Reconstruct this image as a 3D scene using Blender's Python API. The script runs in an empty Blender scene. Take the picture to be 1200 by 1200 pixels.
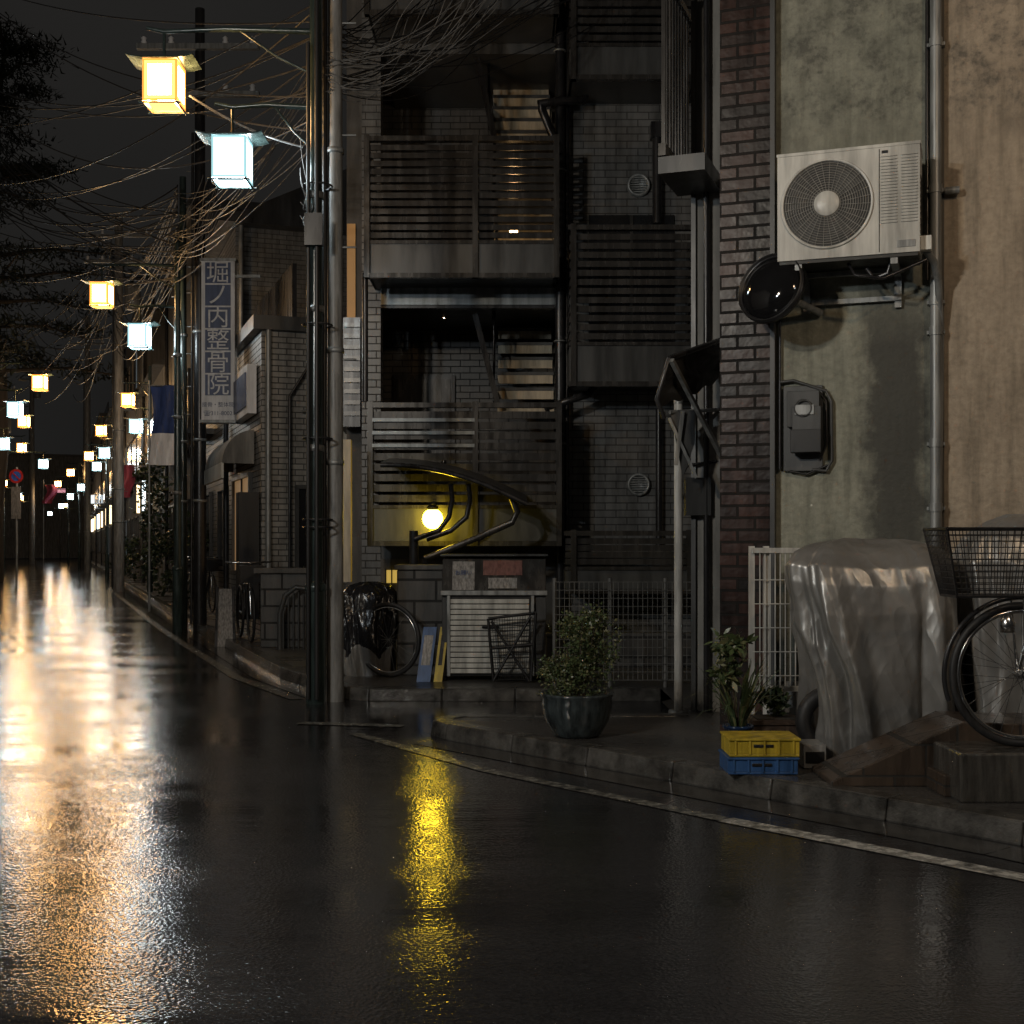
import bpy, math, random, bmesh
from mathutils import Vector, Matrix, noise as mnoise
R=random.Random(7)
EYE=1.25
def sx(px,d): return (px-600)*d/1500.0          # image pixel coordinate + estimated depth -> world metres
def sz(py,d): return EYE-(py-640)*d/1500.0
scene=bpy.context.scene
# ------------------------------------------------------------------ materials
def newmat(name):
    m=bpy.data.materials.new(name); m.use_nodes=True
    nt=m.node_tree; b=nt.nodes["Principled BSDF"]; return m,nt,b
def ramp(nt,fac,stops):
    r=nt.nodes.new('ShaderNodeValToRGB'); nt.links.new(fac,r.inputs[0])
    e=r.color_ramp.elements
    while len(e)<len(stops): e.new(0.5)
    for i,(p,c) in enumerate(stops):
        e[i].position=p; e[i].color=(*c,1) if len(c)==3 else c
    return r.outputs[0]
def tex(nt,scale,detail=3,vec=None,stretch=None,rough=0.6):
    t=nt.nodes.new('ShaderNodeTexNoise'); t.inputs['Scale'].default_value=scale
    t.inputs['Detail'].default_value=detail; t.inputs['Roughness'].default_value=rough
    if vec is None:
        tc=nt.nodes.new('ShaderNodeTexCoord'); vec=tc.outputs['Object']
    if stretch:
        mp=nt.nodes.new('ShaderNodeMapping'); mp.inputs['Scale'].default_value=stretch
        nt.links.new(vec,mp.inputs[0]); vec=mp.outputs[0]
    nt.links.new(vec,t.inputs['Vector']); return t.outputs['Fac']
def math_(nt,op,a,b=None,c=None):
    n=nt.nodes.new('ShaderNodeMath'); n.operation=op
    for i,v in enumerate((a,b,c)):
        if v is None: continue
        if isinstance(v,(int,float)): n.inputs[i].default_value=v
        else: nt.links.new(v,n.inputs[i])
    return n.outputs[0]
def mixc(nt,f,a,b,mode='MIX'):
    n=nt.nodes.new('ShaderNodeMix'); n.data_type='RGBA'; n.blend_type=mode
    for i,v in ((0,f),(6,a),(7,b)):
        if isinstance(v,(int,float)): n.inputs[i].default_value=v
        elif isinstance(v,tuple): n.inputs[i].default_value=(*v,1)
        else: nt.links.new(v,n.inputs[i])
    return n.outputs[2]
def bump(nt,b,h,strength=0.3,dist=0.01,prev=None):
    n=nt.nodes.new('ShaderNodeBump'); n.inputs['Strength'].default_value=strength
    n.inputs['Distance'].default_value=dist; nt.links.new(h,n.inputs['Height'])
    if prev: nt.links.new(prev,n.inputs['Normal'])
    nt.links.new(n.outputs[0],b.inputs['Normal']); return n.outputs[0]
def M(name,col,rough=0.5,metal=0.0,var=0.35,scale=6,bs=0.15,bd=0.004,streak=True,spec=0.5):
    m,nt,b=newmat(name)
    f2=tex(nt,scale,4,stretch=(3.0,3.0,0.45) if streak else None)
    lo=tuple(c*(1-var) for c in col); hi=tuple(min(1,c*(1+var)) for c in col)
    nt.links.new(ramp(nt,f2,[(0.34,lo),(0.66,hi)]),b.inputs['Base Color'])
    nt.links.new(ramp(nt,f2,[(0.3,(rough*0.75,)*3),(0.7,(min(1,rough*1.3),)*3)]),b.inputs['Roughness'])
    b.inputs['Metallic'].default_value=metal
    b.inputs['Specular IOR Level'].default_value=spec
    if bs>=0.2: bump(nt,b,tex(nt,scale*9,2),bs,bd)
    return m
def E(name,col,strength,sample=False):
    m,nt,b=newmat(name); b.inputs['Base Color'].default_value=(*[c*0.6 for c in col],1)
    b.inputs['Emission Color'].default_value=(*col,1); b.inputs['Emission Strength'].default_value=strength
    m.cycles.emission_sampling='FRONT' if sample else 'NONE'
    return m
def wallvec(nt):
    tc=nt.nodes.new('ShaderNodeTexCoord'); s=nt.nodes.new('ShaderNodeSeparateXYZ'); nt.links.new(tc.outputs['Object'],s.inputs[0])
    a=math_(nt,'ADD',s.outputs[0],s.outputs[1]); c=nt.nodes.new('ShaderNodeCombineXYZ')
    nt.links.new(a,c.inputs[0]); nt.links.new(s.outputs[2],c.inputs[1]); return c.outputs[0]
def BR(name,c1,c2,mortar,bw,bh,ms=0.008,rough=0.35,var=0.5,bias=0.0,spec=0.5,wob=0.0):
    m,nt,b=newmat(name); v=wallvec(nt)
    t=nt.nodes.new('ShaderNodeTexBrick'); nt.links.new(v,t.inputs['Vector'])
    t.inputs['Scale'].default_value=1; t.inputs['Brick Width'].default_value=bw; t.inputs['Row Height'].default_value=bh
    t.inputs['Mortar Size'].default_value=ms; t.inputs['Mortar Smooth'].default_value=0.2; t.inputs['Bias'].default_value=bias
    t.inputs['Color1'].default_value=(*c1,1); t.inputs['Color2'].default_value=(*c2,1); t.inputs['Mortar'].default_value=(*mortar,1)
    n2=tex(nt,4,4,stretch=(2.5,2.5,0.4))
    d=ramp(nt,n2,[(0.32,(1-var,)*3),(0.62,(1.1,)*3)])
    nt.links.new(mixc(nt,1.0,t.outputs['Color'],d,'MULTIPLY'),b.inputs['Base Color'])
    nt.links.new(ramp(nt,math_(nt,'ADD',math_(nt,'MULTIPLY',t.outputs['Fac'],0.5),math_(nt,'MULTIPLY',n2,0.3)),[(0.0,(rough*0.6,)*3),(0.6,(0.85,)*3)]),b.inputs['Roughness'])
    b.inputs['Specular IOR Level'].default_value=spec
    p=bump(nt,b,math_(nt,'SUBTRACT',1.0,t.outputs['Fac']),0.6,0.008)
    if wob: bump(nt,b,tex(nt,14,2),wob,0.01,p)
    return m
# wet asphalt
def asphalt(name,base,r0,r1,fine=0.35,und=0.25,fs=110):
    m,nt,b=newmat(name)
    big=tex(nt,0.6,5,rough=0.7,stretch=(0.5,1.6,1)); fin=tex(nt,fs,2)
    vo=nt.nodes.new('ShaderNodeTexVoronoi'); vo.inputs['Scale'].default_value=fs*0.8
    tc=nt.nodes.new('ShaderNodeTexCoord'); nt.links.new(tc.outputs['Object'],vo.inputs['Vector'])
    col=ramp(nt,math_(nt,'MULTIPLY',big,fin),[(0.15,tuple(c*0.6 for c in base)),(0.4,tuple(c*1.6 for c in base))])
    nt.links.new(col,b.inputs['Base Color'])
    nt.links.new(ramp(nt,big,[(0.36,(r0,)*3),(0.68,(r1,)*3)]),b.inputs['Roughness'])
    b.inputs['Specular IOR Level'].default_value=0.55
    p=bump(nt,b,tex(nt,4.5,2,stretch=(0.3,1.6,1)),und,0.0020)
    p=bump(nt,b,tex(nt,26,2,stretch=(0.35,1.6,1)),und,0.0012,p)
    dry=ramp(nt,big,[(0.36,(0.25,)*3),(0.6,(1,)*3)])
    h=math_(nt,'MULTIPLY',math_(nt,'ADD',fin,vo.outputs['Distance']),dry)
    bump(nt,b,h,fine,0.003,p)
    return m
road_m=asphalt('wet_asphalt',(0.022,0.022,0.024),0.075,0.135,0.30,0.6,90)
walk_m=asphalt('wet_sidewalk',(0.05,0.048,0.046),0.22,0.40,0.9,0.2,60)
soil_m=M('dark_soil',(0.04,0.035,0.03),0.9)
kerb_m=M('kerb_concrete',(0.062,0.060,0.056),0.16,0,0.6,7,0.5,0.006,False)
paint_m=M('worn_road_paint',(0.30,0.30,0.28),0.25,0,0.7,16,0.4,0.002,False)
dark_metal=M('dark_metal',(0.024,0.024,0.026),0.28,0.2,0.3,4,0.05)
brown_metal=M('bronze_metal',(0.046,0.044,0.042),0.25,0.3,0.35,4,0.05)
black=M('black_plastic',(0.012,0.012,0.013),0.4,0,0.3,5,0.1)
grey_panel=M('grey_panel',(0.056,0.058,0.059),0.38,0.1,0.3,2.2,0.08)
beam_m=M('galvanised_beam',(0.20,0.22,0.23),0.35,0.4,0.35,4,0.1)
galv=M('galvanised_steel',(0.26,0.27,0.27),0.42,0.4,0.35,7,0.15)
mesh_m=M('dull_wire_mesh',(0.15,0.15,0.145),0.45,0.2,0.3,7,0.1)
green_pole=M('green_painted_pole',(0.034,0.050,0.048),0.20,0.1,0.4,6,0.2)
concrete=M('concrete_pole',(0.19,0.19,0.185),0.45,0,0.4,7,0.35)
white_paint=M('white_painted_steel',(0.50,0.495,0.47),0.4,0,0.3,6,0.05)
ac_white=M('aged_white_enamel',(0.52,0.52,0.49),0.36,0,0.32,3.5,0.04)
ac_dark=M('dark_cavity',(0.03,0.03,0.028),0.5)
ac_grille=M('grille_wire',(0.28,0.275,0.255),0.4)
beige=M('beige_paint',(0.44,0.38,0.28),0.5,0,0.3,5,0.1)
rubber=M('tyre_rubber',(0.016,0.016,0.017),0.55,0,0.2,20)
chrome=M('chrome',(0.62,0.62,0.62),0.18,1.0,0.15,8,0)
tile_dark=BR('grey_wall_tile',(0.145,0.148,0.148),(0.118,0.121,0.122),(0.05,0.05,0.05),0.235,0.078,0.006,0.4,0.5)
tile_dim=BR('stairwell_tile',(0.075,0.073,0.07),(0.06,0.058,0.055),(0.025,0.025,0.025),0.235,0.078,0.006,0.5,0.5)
brick_m=BR('glazed_brick',(0.055,0.021,0.014),(0.012,0.008,0.007),(0.016,0.014,0.013),0.215,0.075,0.009,0.30,0.6,0.1,0.36,0.25)
tile_white=BR('white_shop_tile',(0.30,0.296,0.28),(0.23,0.227,0.215),(0.07,0.07,0.068),0.22,0.075,0.008,0.35,0.5)
stone_m=BR('garden_block',(0.08,0.078,0.075),(0.055,0.053,0.05),(0.022,0.022,0.022),0.39,0.19,0.012,0.7,0.5)
terra=BR('brown_paving_tile',(0.085,0.062,0.046),(0.060,0.046,0.036),(0.025,0.023,0.02),0.30,0.15,0.006,0.2,0.5)
leafA=M('leaf_dark',(0.030,0.050,0.022),0.4,0,0.4,20,0); leafB=M('leaf_mid',(0.06,0.085,0.034),0.38,0,0.4,20,0); leafC=M('leaf_pale',(0.12,0.12,0.055),0.4,0,0.4,20,0)
pineA=M('pine_needles_dark',(0.010,0.014,0.009),0.7,0,0.3,3,0); pineB=M('pine_needles_mid',(0.02,0.028,0.016),0.7,0,0.3,3,0)
bark=M('bark',(0.05,0.04,0.03),0.8,0,0.4,6,0.5,0.02)
wire_dark=M('cable_sheath',(0.018,0.018,0.019),0.4,0,0.1,3,0); wire_pale=M('grey_cable',(0.14,0.14,0.14),0.3,0,0.5,3,0)
blue_pl=M('blue_plastic',(0.03,0.085,0.22),0.35,0,0.35,6,0.05); yellow_pl=M('yellow_plastic',(0.42,0.31,0.03),0.38,0,0.35,6,0.05)
navy=M('navy_glaze',(0.012,0.028,0.07),0.12,0,0.3,6,0.05); potm=M('dark_glazed_pot',(0.035,0.044,0.047),0.14,0,0.6,7,0.1)
potb=M('brown_pot',(0.06,0.04,0.03),0.6)
glass_m=M('window_glass',(0.012,0.013,0.015),0.08,0,0.2,2,0)
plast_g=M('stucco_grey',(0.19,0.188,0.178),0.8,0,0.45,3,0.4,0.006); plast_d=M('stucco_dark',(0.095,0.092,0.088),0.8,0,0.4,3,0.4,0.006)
roof_m=M('roof_sheet',(0.035,0.037,0.04),0.35,0.1,0.3,3,0.1)
poster_r=M('poster_red',(0.15,0.06,0.05),0.4,0,0.3,20,0); poster_w=M('poster_white',(0.22,0.21,0.20),0.4,0,0.5,20,0)
sign_white=M('sign_white',(0.74,0.76,0.80),0.35,0,0.2,4,0); sign_blue=M('sign_blue',(0.07,0.10,0.20),0.35,0,0.25,6,0)
flag_pink=M('banner_pink',(0.45,0.08,0.14),0.7,0,0.2,6,0); flag_blue=M('banner_blue',(0.03,0.06,0.20),0.7,0,0.3,6,0)
door_w=M('shutter_white',(0.46,0.46,0.43),0.42,0,0.35,5,0.08)
mirror_m=M('mirror_shell',(0.02,0.02,0.022),0.06,0.6,0.2,4,0,0.004,False,0.9)
def cloth(name,c,rough,metal,sc=6,s=0.5):
    m,nt,b=newmat(name); g=tex(nt,3,3)
    nt.links.new(ramp(nt,g,[(0.3,tuple(x*0.75 for x in c)),(0.7,tuple(x*1.2 for x in c))]),b.inputs['Base Color'])
    b.inputs['Roughness'].default_value=rough; b.inputs['Metallic'].default_value=metal
    def ridge(scale,st,rot):
        tc=nt.nodes.new('ShaderNodeTexCoord'); mp=nt.nodes.new('ShaderNodeMapping'); mp.inputs['Rotation'].default_value=rot
        nt.links.new(tc.outputs['Object'],mp.inputs[0]); n=tex(nt,scale,1,vec=mp.outputs[0],stretch=st)
        a=math_(nt,'ABSOLUTE',math_(nt,'SUBTRACT',n,0.5)); return math_(nt,'SUBTRACT',1.0,math_(nt,'MINIMUM',1.0,math_(nt,'MULTIPLY',a,6.0)))
    h=math_(nt,'ADD',ridge(sc,(1.4,1.4,0.36),(0.0,0.35,0)),math_(nt,'MULTIPLY',ridge(sc*1.7,(1.2,1.2,0.45),(0.2,-0.5,0.4)),0.35))
    p=bump(nt,b,h,s,0.012); bump(nt,b,tex(nt,sc,3,stretch=(1,1,0.5)),s*0.8,0.035,p); return m
silver=cloth('silver_cover_fabric',(0.27,0.265,0.255),0.36,0.45,4.2,0.5)
blackc=cloth('black_cover_fabric',(0.012,0.012,0.014),0.25,0.0,7)
awning_c=cloth('dark_awning_fabric',(0.03,0.03,0.03),0.6,0.0,5,0.4)
def plaster():
    m,nt,b=newmat('aged_plaster')
    tc=nt.nodes.new('ShaderNodeTexCoord'); s=nt.nodes.new('ShaderNodeSeparateXYZ'); nt.links.new(tc.outputs['Object'],s.inputs[0])
    n1=tex(nt,1.7,7,rough=0.72); n2=tex(nt,4.5,5,stretch=(2.4,2.4,0.28)); n3=tex(nt,26,4); n4=tex(nt,5,5,rough=0.7)
    base=ramp(nt,n1,[(0.32,(0.19,0.20,0.162)),(0.5,(0.28,0.286,0.232)),(0.68,(0.35,0.35,0.28))])
    base2=ramp(nt,n1,[(0.32,(0.34,0.275,0.205)),(0.68,(0.46,0.38,0.285))])
    msk=math_(nt,'GREATER_THAN',s.outputs[0],1.26)
    c=mixc(nt,msk,base,base2)
    c=mixc(nt,0.75,c,ramp(nt,n2,[(0.33,(0.50,0.50,0.48)),(0.55,(1,1,1))]),'MULTIPLY')
    c=mixc(nt,0.4,c,ramp(nt,n3,[(0.35,(0.45,0.45,0.45)),(0.6,(1,1,1))]),'MULTIPLY')
    w=math_(nt,'ADD',s.outputs[0],math_(nt,'MULTIPLY',math_(nt,'SUBTRACT',n4,0.5),0.36))
    dx=math_(nt,'ABSOLUTE',math_(nt,'SUBTRACT',w,1.0))
    band=ramp(nt,math_(nt,'MULTIPLY',dx,4.0),[(0.0,(1,1,1)),(0.5,(0.95,)*3),(0.95,(0,0,0))])
    below=ramp(nt,math_(nt,'SUBTRACT',s.outputs[2],2.45),[(0.0,(1,1,1)),(0.6,(0,0,0))])
    low=ramp(nt,math_(nt,'MULTIPLY',s.outputs[2],0.4),[(0.25,(0.75,)*3),(0.6,(1,1,1))])
    stain=math_(nt,'MULTIPLY',math_(nt,'MULTIPLY',band,below),low)
    bot=math_(nt,'MULTIPLY',math_(nt,'MAXIMUM',0.0,math_(nt,'SUBTRACT',1.75,math_(nt,'ADD',s.outputs[2],math_(nt,'MULTIPLY',n2,0.9)))),0.8)
    mild=ramp(nt,math_(nt,'ADD',math_(nt,'MULTIPLY',n4,0.6),math_(nt,'MULTIPLY',n3,0.4)),[(0.45,(0,0,0)),(0.60,(0.75,)*3)])
    mild=math_(nt,'MULTIPLY',mild,ramp(nt,math_(nt,'SUBTRACT',s.outputs[2],3.4),[(0.1,(0,0,0)),(0.5,(1,1,1))]))
    stain=math_(nt,'MINIMUM',0.9,math_(nt,'ADD',math_(nt,'ADD',math_(nt,'MULTIPLY',stain,0.92),mild),bot))
    c=mixc(nt,stain,c,(0.045,0.045,0.04))
    nt.links.new(c,b.inputs['Base Color']); b.inputs['Roughness'].default_value=0.72
    bump(nt,b,n3,0.7,0.01)
    return m
plaster_m=plaster()
# ------------------------------------------------------------------ mesh builder
class B:
    def __init__(s,name): s.n=name; s.v=[]; s.f=[]; s.fm=[]; s.sm=[]; s.mats=[]
    def mi(s,m):
        if m not in s.mats: s.mats.append(m)
        return s.mats.index(m)
    def add(s,vs,fs,m,smooth=False):
        o=len(s.v); s.v+= [tuple(v) for v in vs]; i=s.mi(m)
        for f in fs: s.f.append([o+k for k in f]); s.fm.append(i); s.sm.append(smooth)
    def box(s,x0,x1,y0,y1,z0,z1,m):
        x0,x1=min(x0,x1),max(x0,x1); y0,y1=min(y0,y1),max(y0,y1); z0,z1=min(z0,z1),max(z0,z1)
        v=[(x0,y0,z0),(x1,y0,z0),(x1,y1,z0),(x0,y1,z0),(x0,y0,z1),(x1,y0,z1),(x1,y1,z1),(x0,y1,z1)]
        s.add(v,[(0,3,2,1),(4,5,6,7),(0,1,5,4),(1,2,6,5),(2,3,7,6),(3,0,4,7)],m)
    def fb(s,a,b,c,d,dep,th,m):
        s.box(sx(a,dep),sx(b,dep),dep,dep+th,sz(d,dep),sz(c,dep),m)
    def quad(s,p,m,smooth=False): s.add(p,[tuple(range(len(p)))],m,smooth)
    def tube(s,pts,r,m,n=8,smooth=True,caps=True):
        pts=[Vector(p) for p in pts]; rs=r if isinstance(r,(list,tuple)) else [r]*len(pts)
        vs=[];prev=None
        for i,p in enumerate(pts):
            t=(pts[min(i+1,len(pts)-1)]-pts[max(i-1,0)]).normalized()
            if prev is None:
                u=t.orthogonal().normalized()
                if n==4:
                    a=Vector((0,0,1)) if abs(t.z)<0.9 else Vector((1,0,0))
                    u=(a-t*a.dot(t)).normalized(); w=t.cross(u); u=(u+w).normalized()
            else: u=(prev-t*prev.dot(t)).normalized()
            prev=u; w=t.cross(u)
            for k in range(n):
                a=2*math.pi*k/n; vs.append(p+(u*math.cos(a)+w*math.sin(a))*rs[i])
        fs=[]
        for i in range(len(pts)-1):
            for k in range(n):
                fs.append((i*n+k,i*n+(k+1)%n,(i+1)*n+(k+1)%n,(i+1)*n+k))
        s.add(vs,fs,m,smooth and n>4)
        if caps:
            s.add(vs[:n],[tuple(range(n))[::-1]],m); s.add(vs[-n:],[tuple(range(n))],m)
    def bar(s,p,q,w,m): s.tube([p,q],w*0.7071,m,4,False)
    def torus(s,c,nrm,Rr,r,m,n=40,k=8,a0=0,a1=2*math.pi):
        c=Vector(c); nrm=Vector(nrm).normalized(); u=nrm.orthogonal().normalized()
        if abs(nrm.y)>0.9: u=Vector((1,0,0))
        w=nrm.cross(u)
        full=abs(a1-a0-2*math.pi)<1e-4; vs=[]
        N=n if full else n+1
        for i in range(N):
            a=a0+(a1-a0)*i/n; d=u*math.cos(a)+w*math.sin(a)
            for j in range(k):
                b=2*math.pi*j/k; vs.append(c+d*(Rr+r*math.cos(b))+nrm*r*math.sin(b))
        fs=[]
        for i in range(n):
            i2=(i+1)%N
            for j in range(k): fs.append((i*k+j,i2*k+j,i2*k+(j+1)%k,i*k+(j+1)%k))
        s.add(vs,fs,m,True)
    def lathe(s,c,prof,m,n=32,axis='z',smooth=True):
        vs=[]
        for r,h in prof:
            for k in range(n):
                a=2*math.pi*k/n
                if axis=='z': vs.append((c[0]+r*math.cos(a),c[1]+r*math.sin(a),c[2]+h))
                else: vs.append((c[0]+r*math.cos(a),c[1]+h,c[2]+r*math.sin(a)))
        fs=[]
        for i in range(len(prof)-1):
            for k in range(n): fs.append((i*n+k,i*n+(k+1)%n,(i+1)*n+(k+1)%n,(i+1)*n+k))
        s.add(vs,fs,m,smooth)
    def sphere(s,c,r,m,n=20):
        if not isinstance(r,tuple): r=(r,r,r)
        vs=[];fs=[];h=n//2
        for i in range(h+1):
            t=math.pi*i/h
            for k in range(n):
                a=2*math.pi*k/n; vs.append((c[0]+r[0]*math.sin(t)*math.cos(a),c[1]+r[1]*math.sin(t)*math.sin(a),c[2]+r[2]*math.cos(t)))
        for i in range(h):
            for k in range(n): fs.append((i*n+k,(i+1)*n+k,(i+1)*n+(k+1)%n,i*n+(k+1)%n))
        s.add(vs,fs,m,True)
    def obj(s,loc=(0,0,0),rz=0,bevel=0,parent=None,rot=None):
        me=bpy.data.meshes.new(s.n); me.from_pydata(s.v,[],s.f)
        for m in s.mats: me.materials.append(m)
        me.polygons.foreach_set('material_index',s.fm); me.polygons.foreach_set('use_smooth',s.sm); me.update()
        o=bpy.data.objects.new(s.n,me); scene.collection.objects.link(o); o.location=loc
        o.rotation_euler=rot if rot else (0,0,rz)
        if parent: o.parent=parent
        if bevel:
            md=o.modifiers.new('b','BEVEL'); md.width=bevel; md.segments=2; md.limit_method='ANGLE'; md.angle_limit=math.radians(50)
        return o
def text(name,body,size,loc,mat,parent=None,ext=0.004,rot=(math.pi/2,0,0)):
    c=bpy.data.curves.new(name,'FONT'); c.body=body; c.size=size; c.align_x='CENTER'; c.align_y='CENTER'; c.extrude=ext
    c.materials.append(mat); o=bpy.data.objects.new(name,c); scene.collection.objects.link(o); o.location=loc; o.rotation_euler=rot
    if parent: o.parent=parent
    return o
# ------------------------------------------------------------------ ground, road, kerbs
g=B('ground'); g.quad([(-400,-300,0),(400,-300,0),(400,700,0),(-400,700,0)],soil_m); g.obj()
near=[(9.0,-3.85),(2.13,5.33),(-0.42,8.25),(-0.52,8.42),(-0.50,8.60),(-0.38,8.72),(1.2,8.78)]
far=[(1.2,10.3),(-1.15,10.3),(-1.35,10.42),(-2.18,12.1),(-4.6,18.75),(-11.2,37.5),(-28,85),(-50,147)]
pts=[(9.0,-3.85)]+near[1:]+[(1.2,10.3)]+far[1:]
left=[(-58,147),(-34,85),(-16.6,37.5),(-10,18.75),(-7,8),(-6.5,0),(-6.5,-12),(16,-12)]
def ngon(name,pts,z,m):
    bm=bmesh.new(); f=bm.faces.new([bm.verts.new((x,y,z)) for x,y in pts])
    bm.normal_update()
    if f.normal.z<0: f.normal_flip()
    bmesh.ops.triangulate(bm,faces=bm.faces[:]); me=bpy.data.meshes.new(name); bm.to_mesh(me); me.materials.append(m)
    o=bpy.data.objects.new(name,me); scene.collection.objects.link(o); return o
ngon('road',pts+left,0.004,road_m)
ngon('sidewalk',near+[(1.2,10.28),(16,10.28),(16,-3.85)],0.10,walk_m)
ngon('sidewalk',far+[(40,147),(40,10.3)],0.10,walk_m)
ngon('sidewalk',[(a,b) for a,b in left[:7]]+[(-30,-12),(-90,147)],0.10,walk_m)
def kerb(name,pl,w=0.13,h=0.105,L=0.6):
    b=B(name)
    for (x0,y0),(x1,y1) in zip(pl[:-1],pl[1:]):
        d=Vector((x1-x0,y1-y0)); ln=d.length; d/=ln; n=Vector((d.y,-d.x))
        k=max(1,round(ln/L)) if ln<40 else 12
        for i in range(k):
            a=Vector((x0,y0))+d*(ln*i/k+0.002); c=Vector((x0,y0))+d*(ln*(i+1)/k-0.002); j=R.uniform(-0.003,0.003)
            p=[a+n*(-0.02),c+n*(-0.02),c+n*w,a+n*w]; t=[a+n*(j),c+n*(j),c+n*w,a+n*w]
            vs=[(q.x,q.y,0.001) for q in p]+[(q.x,q.y,h+j*0.5) for q in t]
            b.add(vs,[(0,3,2,1),(4,5,6,7),(0,1,5,4),(1,2,6,5),(2,3,7,6),(3,0,4,7)],kerb_m)
    return b.obj(bevel=0.010)
kerb('kerb',near); kerb('kerb',far[:5]); kerb('kerb',far[4:],L=2)
def strip(name,pl,w,z=0.008,m=paint_m):
    b=B(name)
    for (x0,y0),(x1,y1) in zip(pl[:-1],pl[1:]):
        d=Vector((x1-x0,y1-y0)).normalized(); n=Vector((-d.y,d.x))*w/2
        b.quad([(x0-n.x,y0-n.y,z),(x1-n.x,y1-n.y,z),(x1+n.x,y1+n.y,z),(x0+n.x,y0+n.y,z)],m)
    return b.obj()
paint2=M('faded_road_paint',(0.11,0.11,0.10),0.22,0,0.9,16,0.4,0.002,False)
strip('road_marking',[(5.2,0.6),(1.92,4.8),(0.97,5.82)],0.11)
strip('road_marking',[(0.97,5.82),(-0.14,7.1),(-1.05,8.5)],0.09,0.008,paint2)
strip('road_marking',[(-1.5,9.0),(-0.75,8.85)],0.12,0.0085,paint2)
strip('road_marking',[(-1.75,10.4),(-2.6,12.1),(-5.1,18.75),(-11.8,37.5)],0.11,0.008,paint2)
gut=M('gutter_concrete',(0.04,0.039,0.037),0.10,0,0.4,6,0.3,0.003,False)
strip('gutter',[(8.86,-3.95),(1.99,5.23),(-0.55,8.15)],0.22,0.007,gut)
strip('gutter',[(-1.5,10.35),(-2.32,12.05),(-4.74,18.7),(-11.35,37.45)],0.22,0.007,gut)
# ------------------------------------------------------------------ lamps
warmC=E('lantern_warm_core',(1.0,0.56,0.20),115,True); warmM=E('lantern_warm_paper',(1.0,0.50,0.10),3.0,False); warmE=E('lantern_warm_edge',(1.0,0.36,0.05),1.3)  # dimmer paper and edge zones imitate the orange glare falloff
coolC=E('lantern_cool_core',(0.84,0.96,1.0),58,True); coolM=E('lantern_cool_paper',(0.70,0.94,1.0),1.6); coolE=E('lantern_cool_edge',(0.40,0.76,0.82),0.8)
warmN=E('lantern_warm_near',(1.0,0.70,0.42),300,True); coolN=E('lantern_cool_near',(0.85,0.94,1.0),60,True)
warmN2=E('lantern_warm_near_bright',(1.0,0.86,0.68),900,True); coolN2=E('lantern_cool_near_bright',(0.85,0.94,1.0),560,True)
def lantern(b,x,y,z,core,mid,edge,metal,hang):
    w=0.135; h=0.165
    for sgn in (0,1,2,3):
        c,s_=math.cos(sgn*math.pi/2),math.sin(sgn*math.pi/2)
        def T(u,v,d): return (x+u*c-d*s_, y+u*s_+d*c, z+v)
        def q(u0,u1,v0,v1,d,m): b.quad([T(u0,v0,-d),T(u1,v0,-d),T(u1,v1,-d),T(u0,v1,-d)],m)
        e=0.016; e2=0.044
        q(-w+e2,w-e2,-h+e2,h-e2,w,core)
        for (o,i_,m) in ((0,e,edge),(e,e2,mid)):
            q(-w+o,-w+i_,-h+o,h-o,w,m); q(w-i_,w-o,-h+o,h-o,w,m); q(-w+i_,w-i_,-h+o,-h+i_,w,m); q(-w+i_,w-i_,h-i_,h-o,w,m)
    b.quad([(x-w+0.03,y-w+0.03,z-h),(x-w+0.03,y+w-0.03,z-h),(x+w-0.03,y+w-0.03,z-h),(x+w-0.03,y-w+0.03,z-h)],mid)
    def plate(zc,W,up,t,m):
        n=10; vs=[]
        for lay in (0,t):
            for i in range(n+1):
                for j in range(n+1):
                    u=-1+2*i/n; v=-1+2*j/n; vs.append((x+u*W,y+v*W*0.62,zc+lay*(1-0.6*max(abs(u),abs(v)))+up*(abs(u)**5)))
        fs=[];k=(n+1)**2
        for i in range(n):
            for j in range(n):
                a=i*(n+1)+j; fs.append((a,a+1,a+n+2,a+n+1)); fs.append((k+a,k+a+n+1,k+a+n+2,k+a+1))
        b.add(vs,fs,m)
        for i in range(n):
            for (p,q_) in ((i,i+1),(n*(n+1)+i,n*(n+1)+i+1),(i*(n+1),(i+1)*(n+1)),(i*(n+1)+n,(i+1)*(n+1)+n)):
                b.quad([vs[p],vs[q_],vs[k+q_],vs[k+p]],m)
    plate(z+h,0.26,0.022,0.028,metal)
    for sy in (-1,1):
        b.tube([(x-w-0.03,y+sy*w,z-h-0.012),(x+w+0.03,y+sy*w,z-h-0.012)],0.008,metal,6)
        b.tube([(x+sy*w,y-w-0.03,z-h-0.012),(x+sy*w,y+w+0.03,z-h-0.012)],0.008,metal,6)
    b.tube([(x,y,z+h+0.02),(x,y,z+h+hang)],0.012,metal,8)
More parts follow.
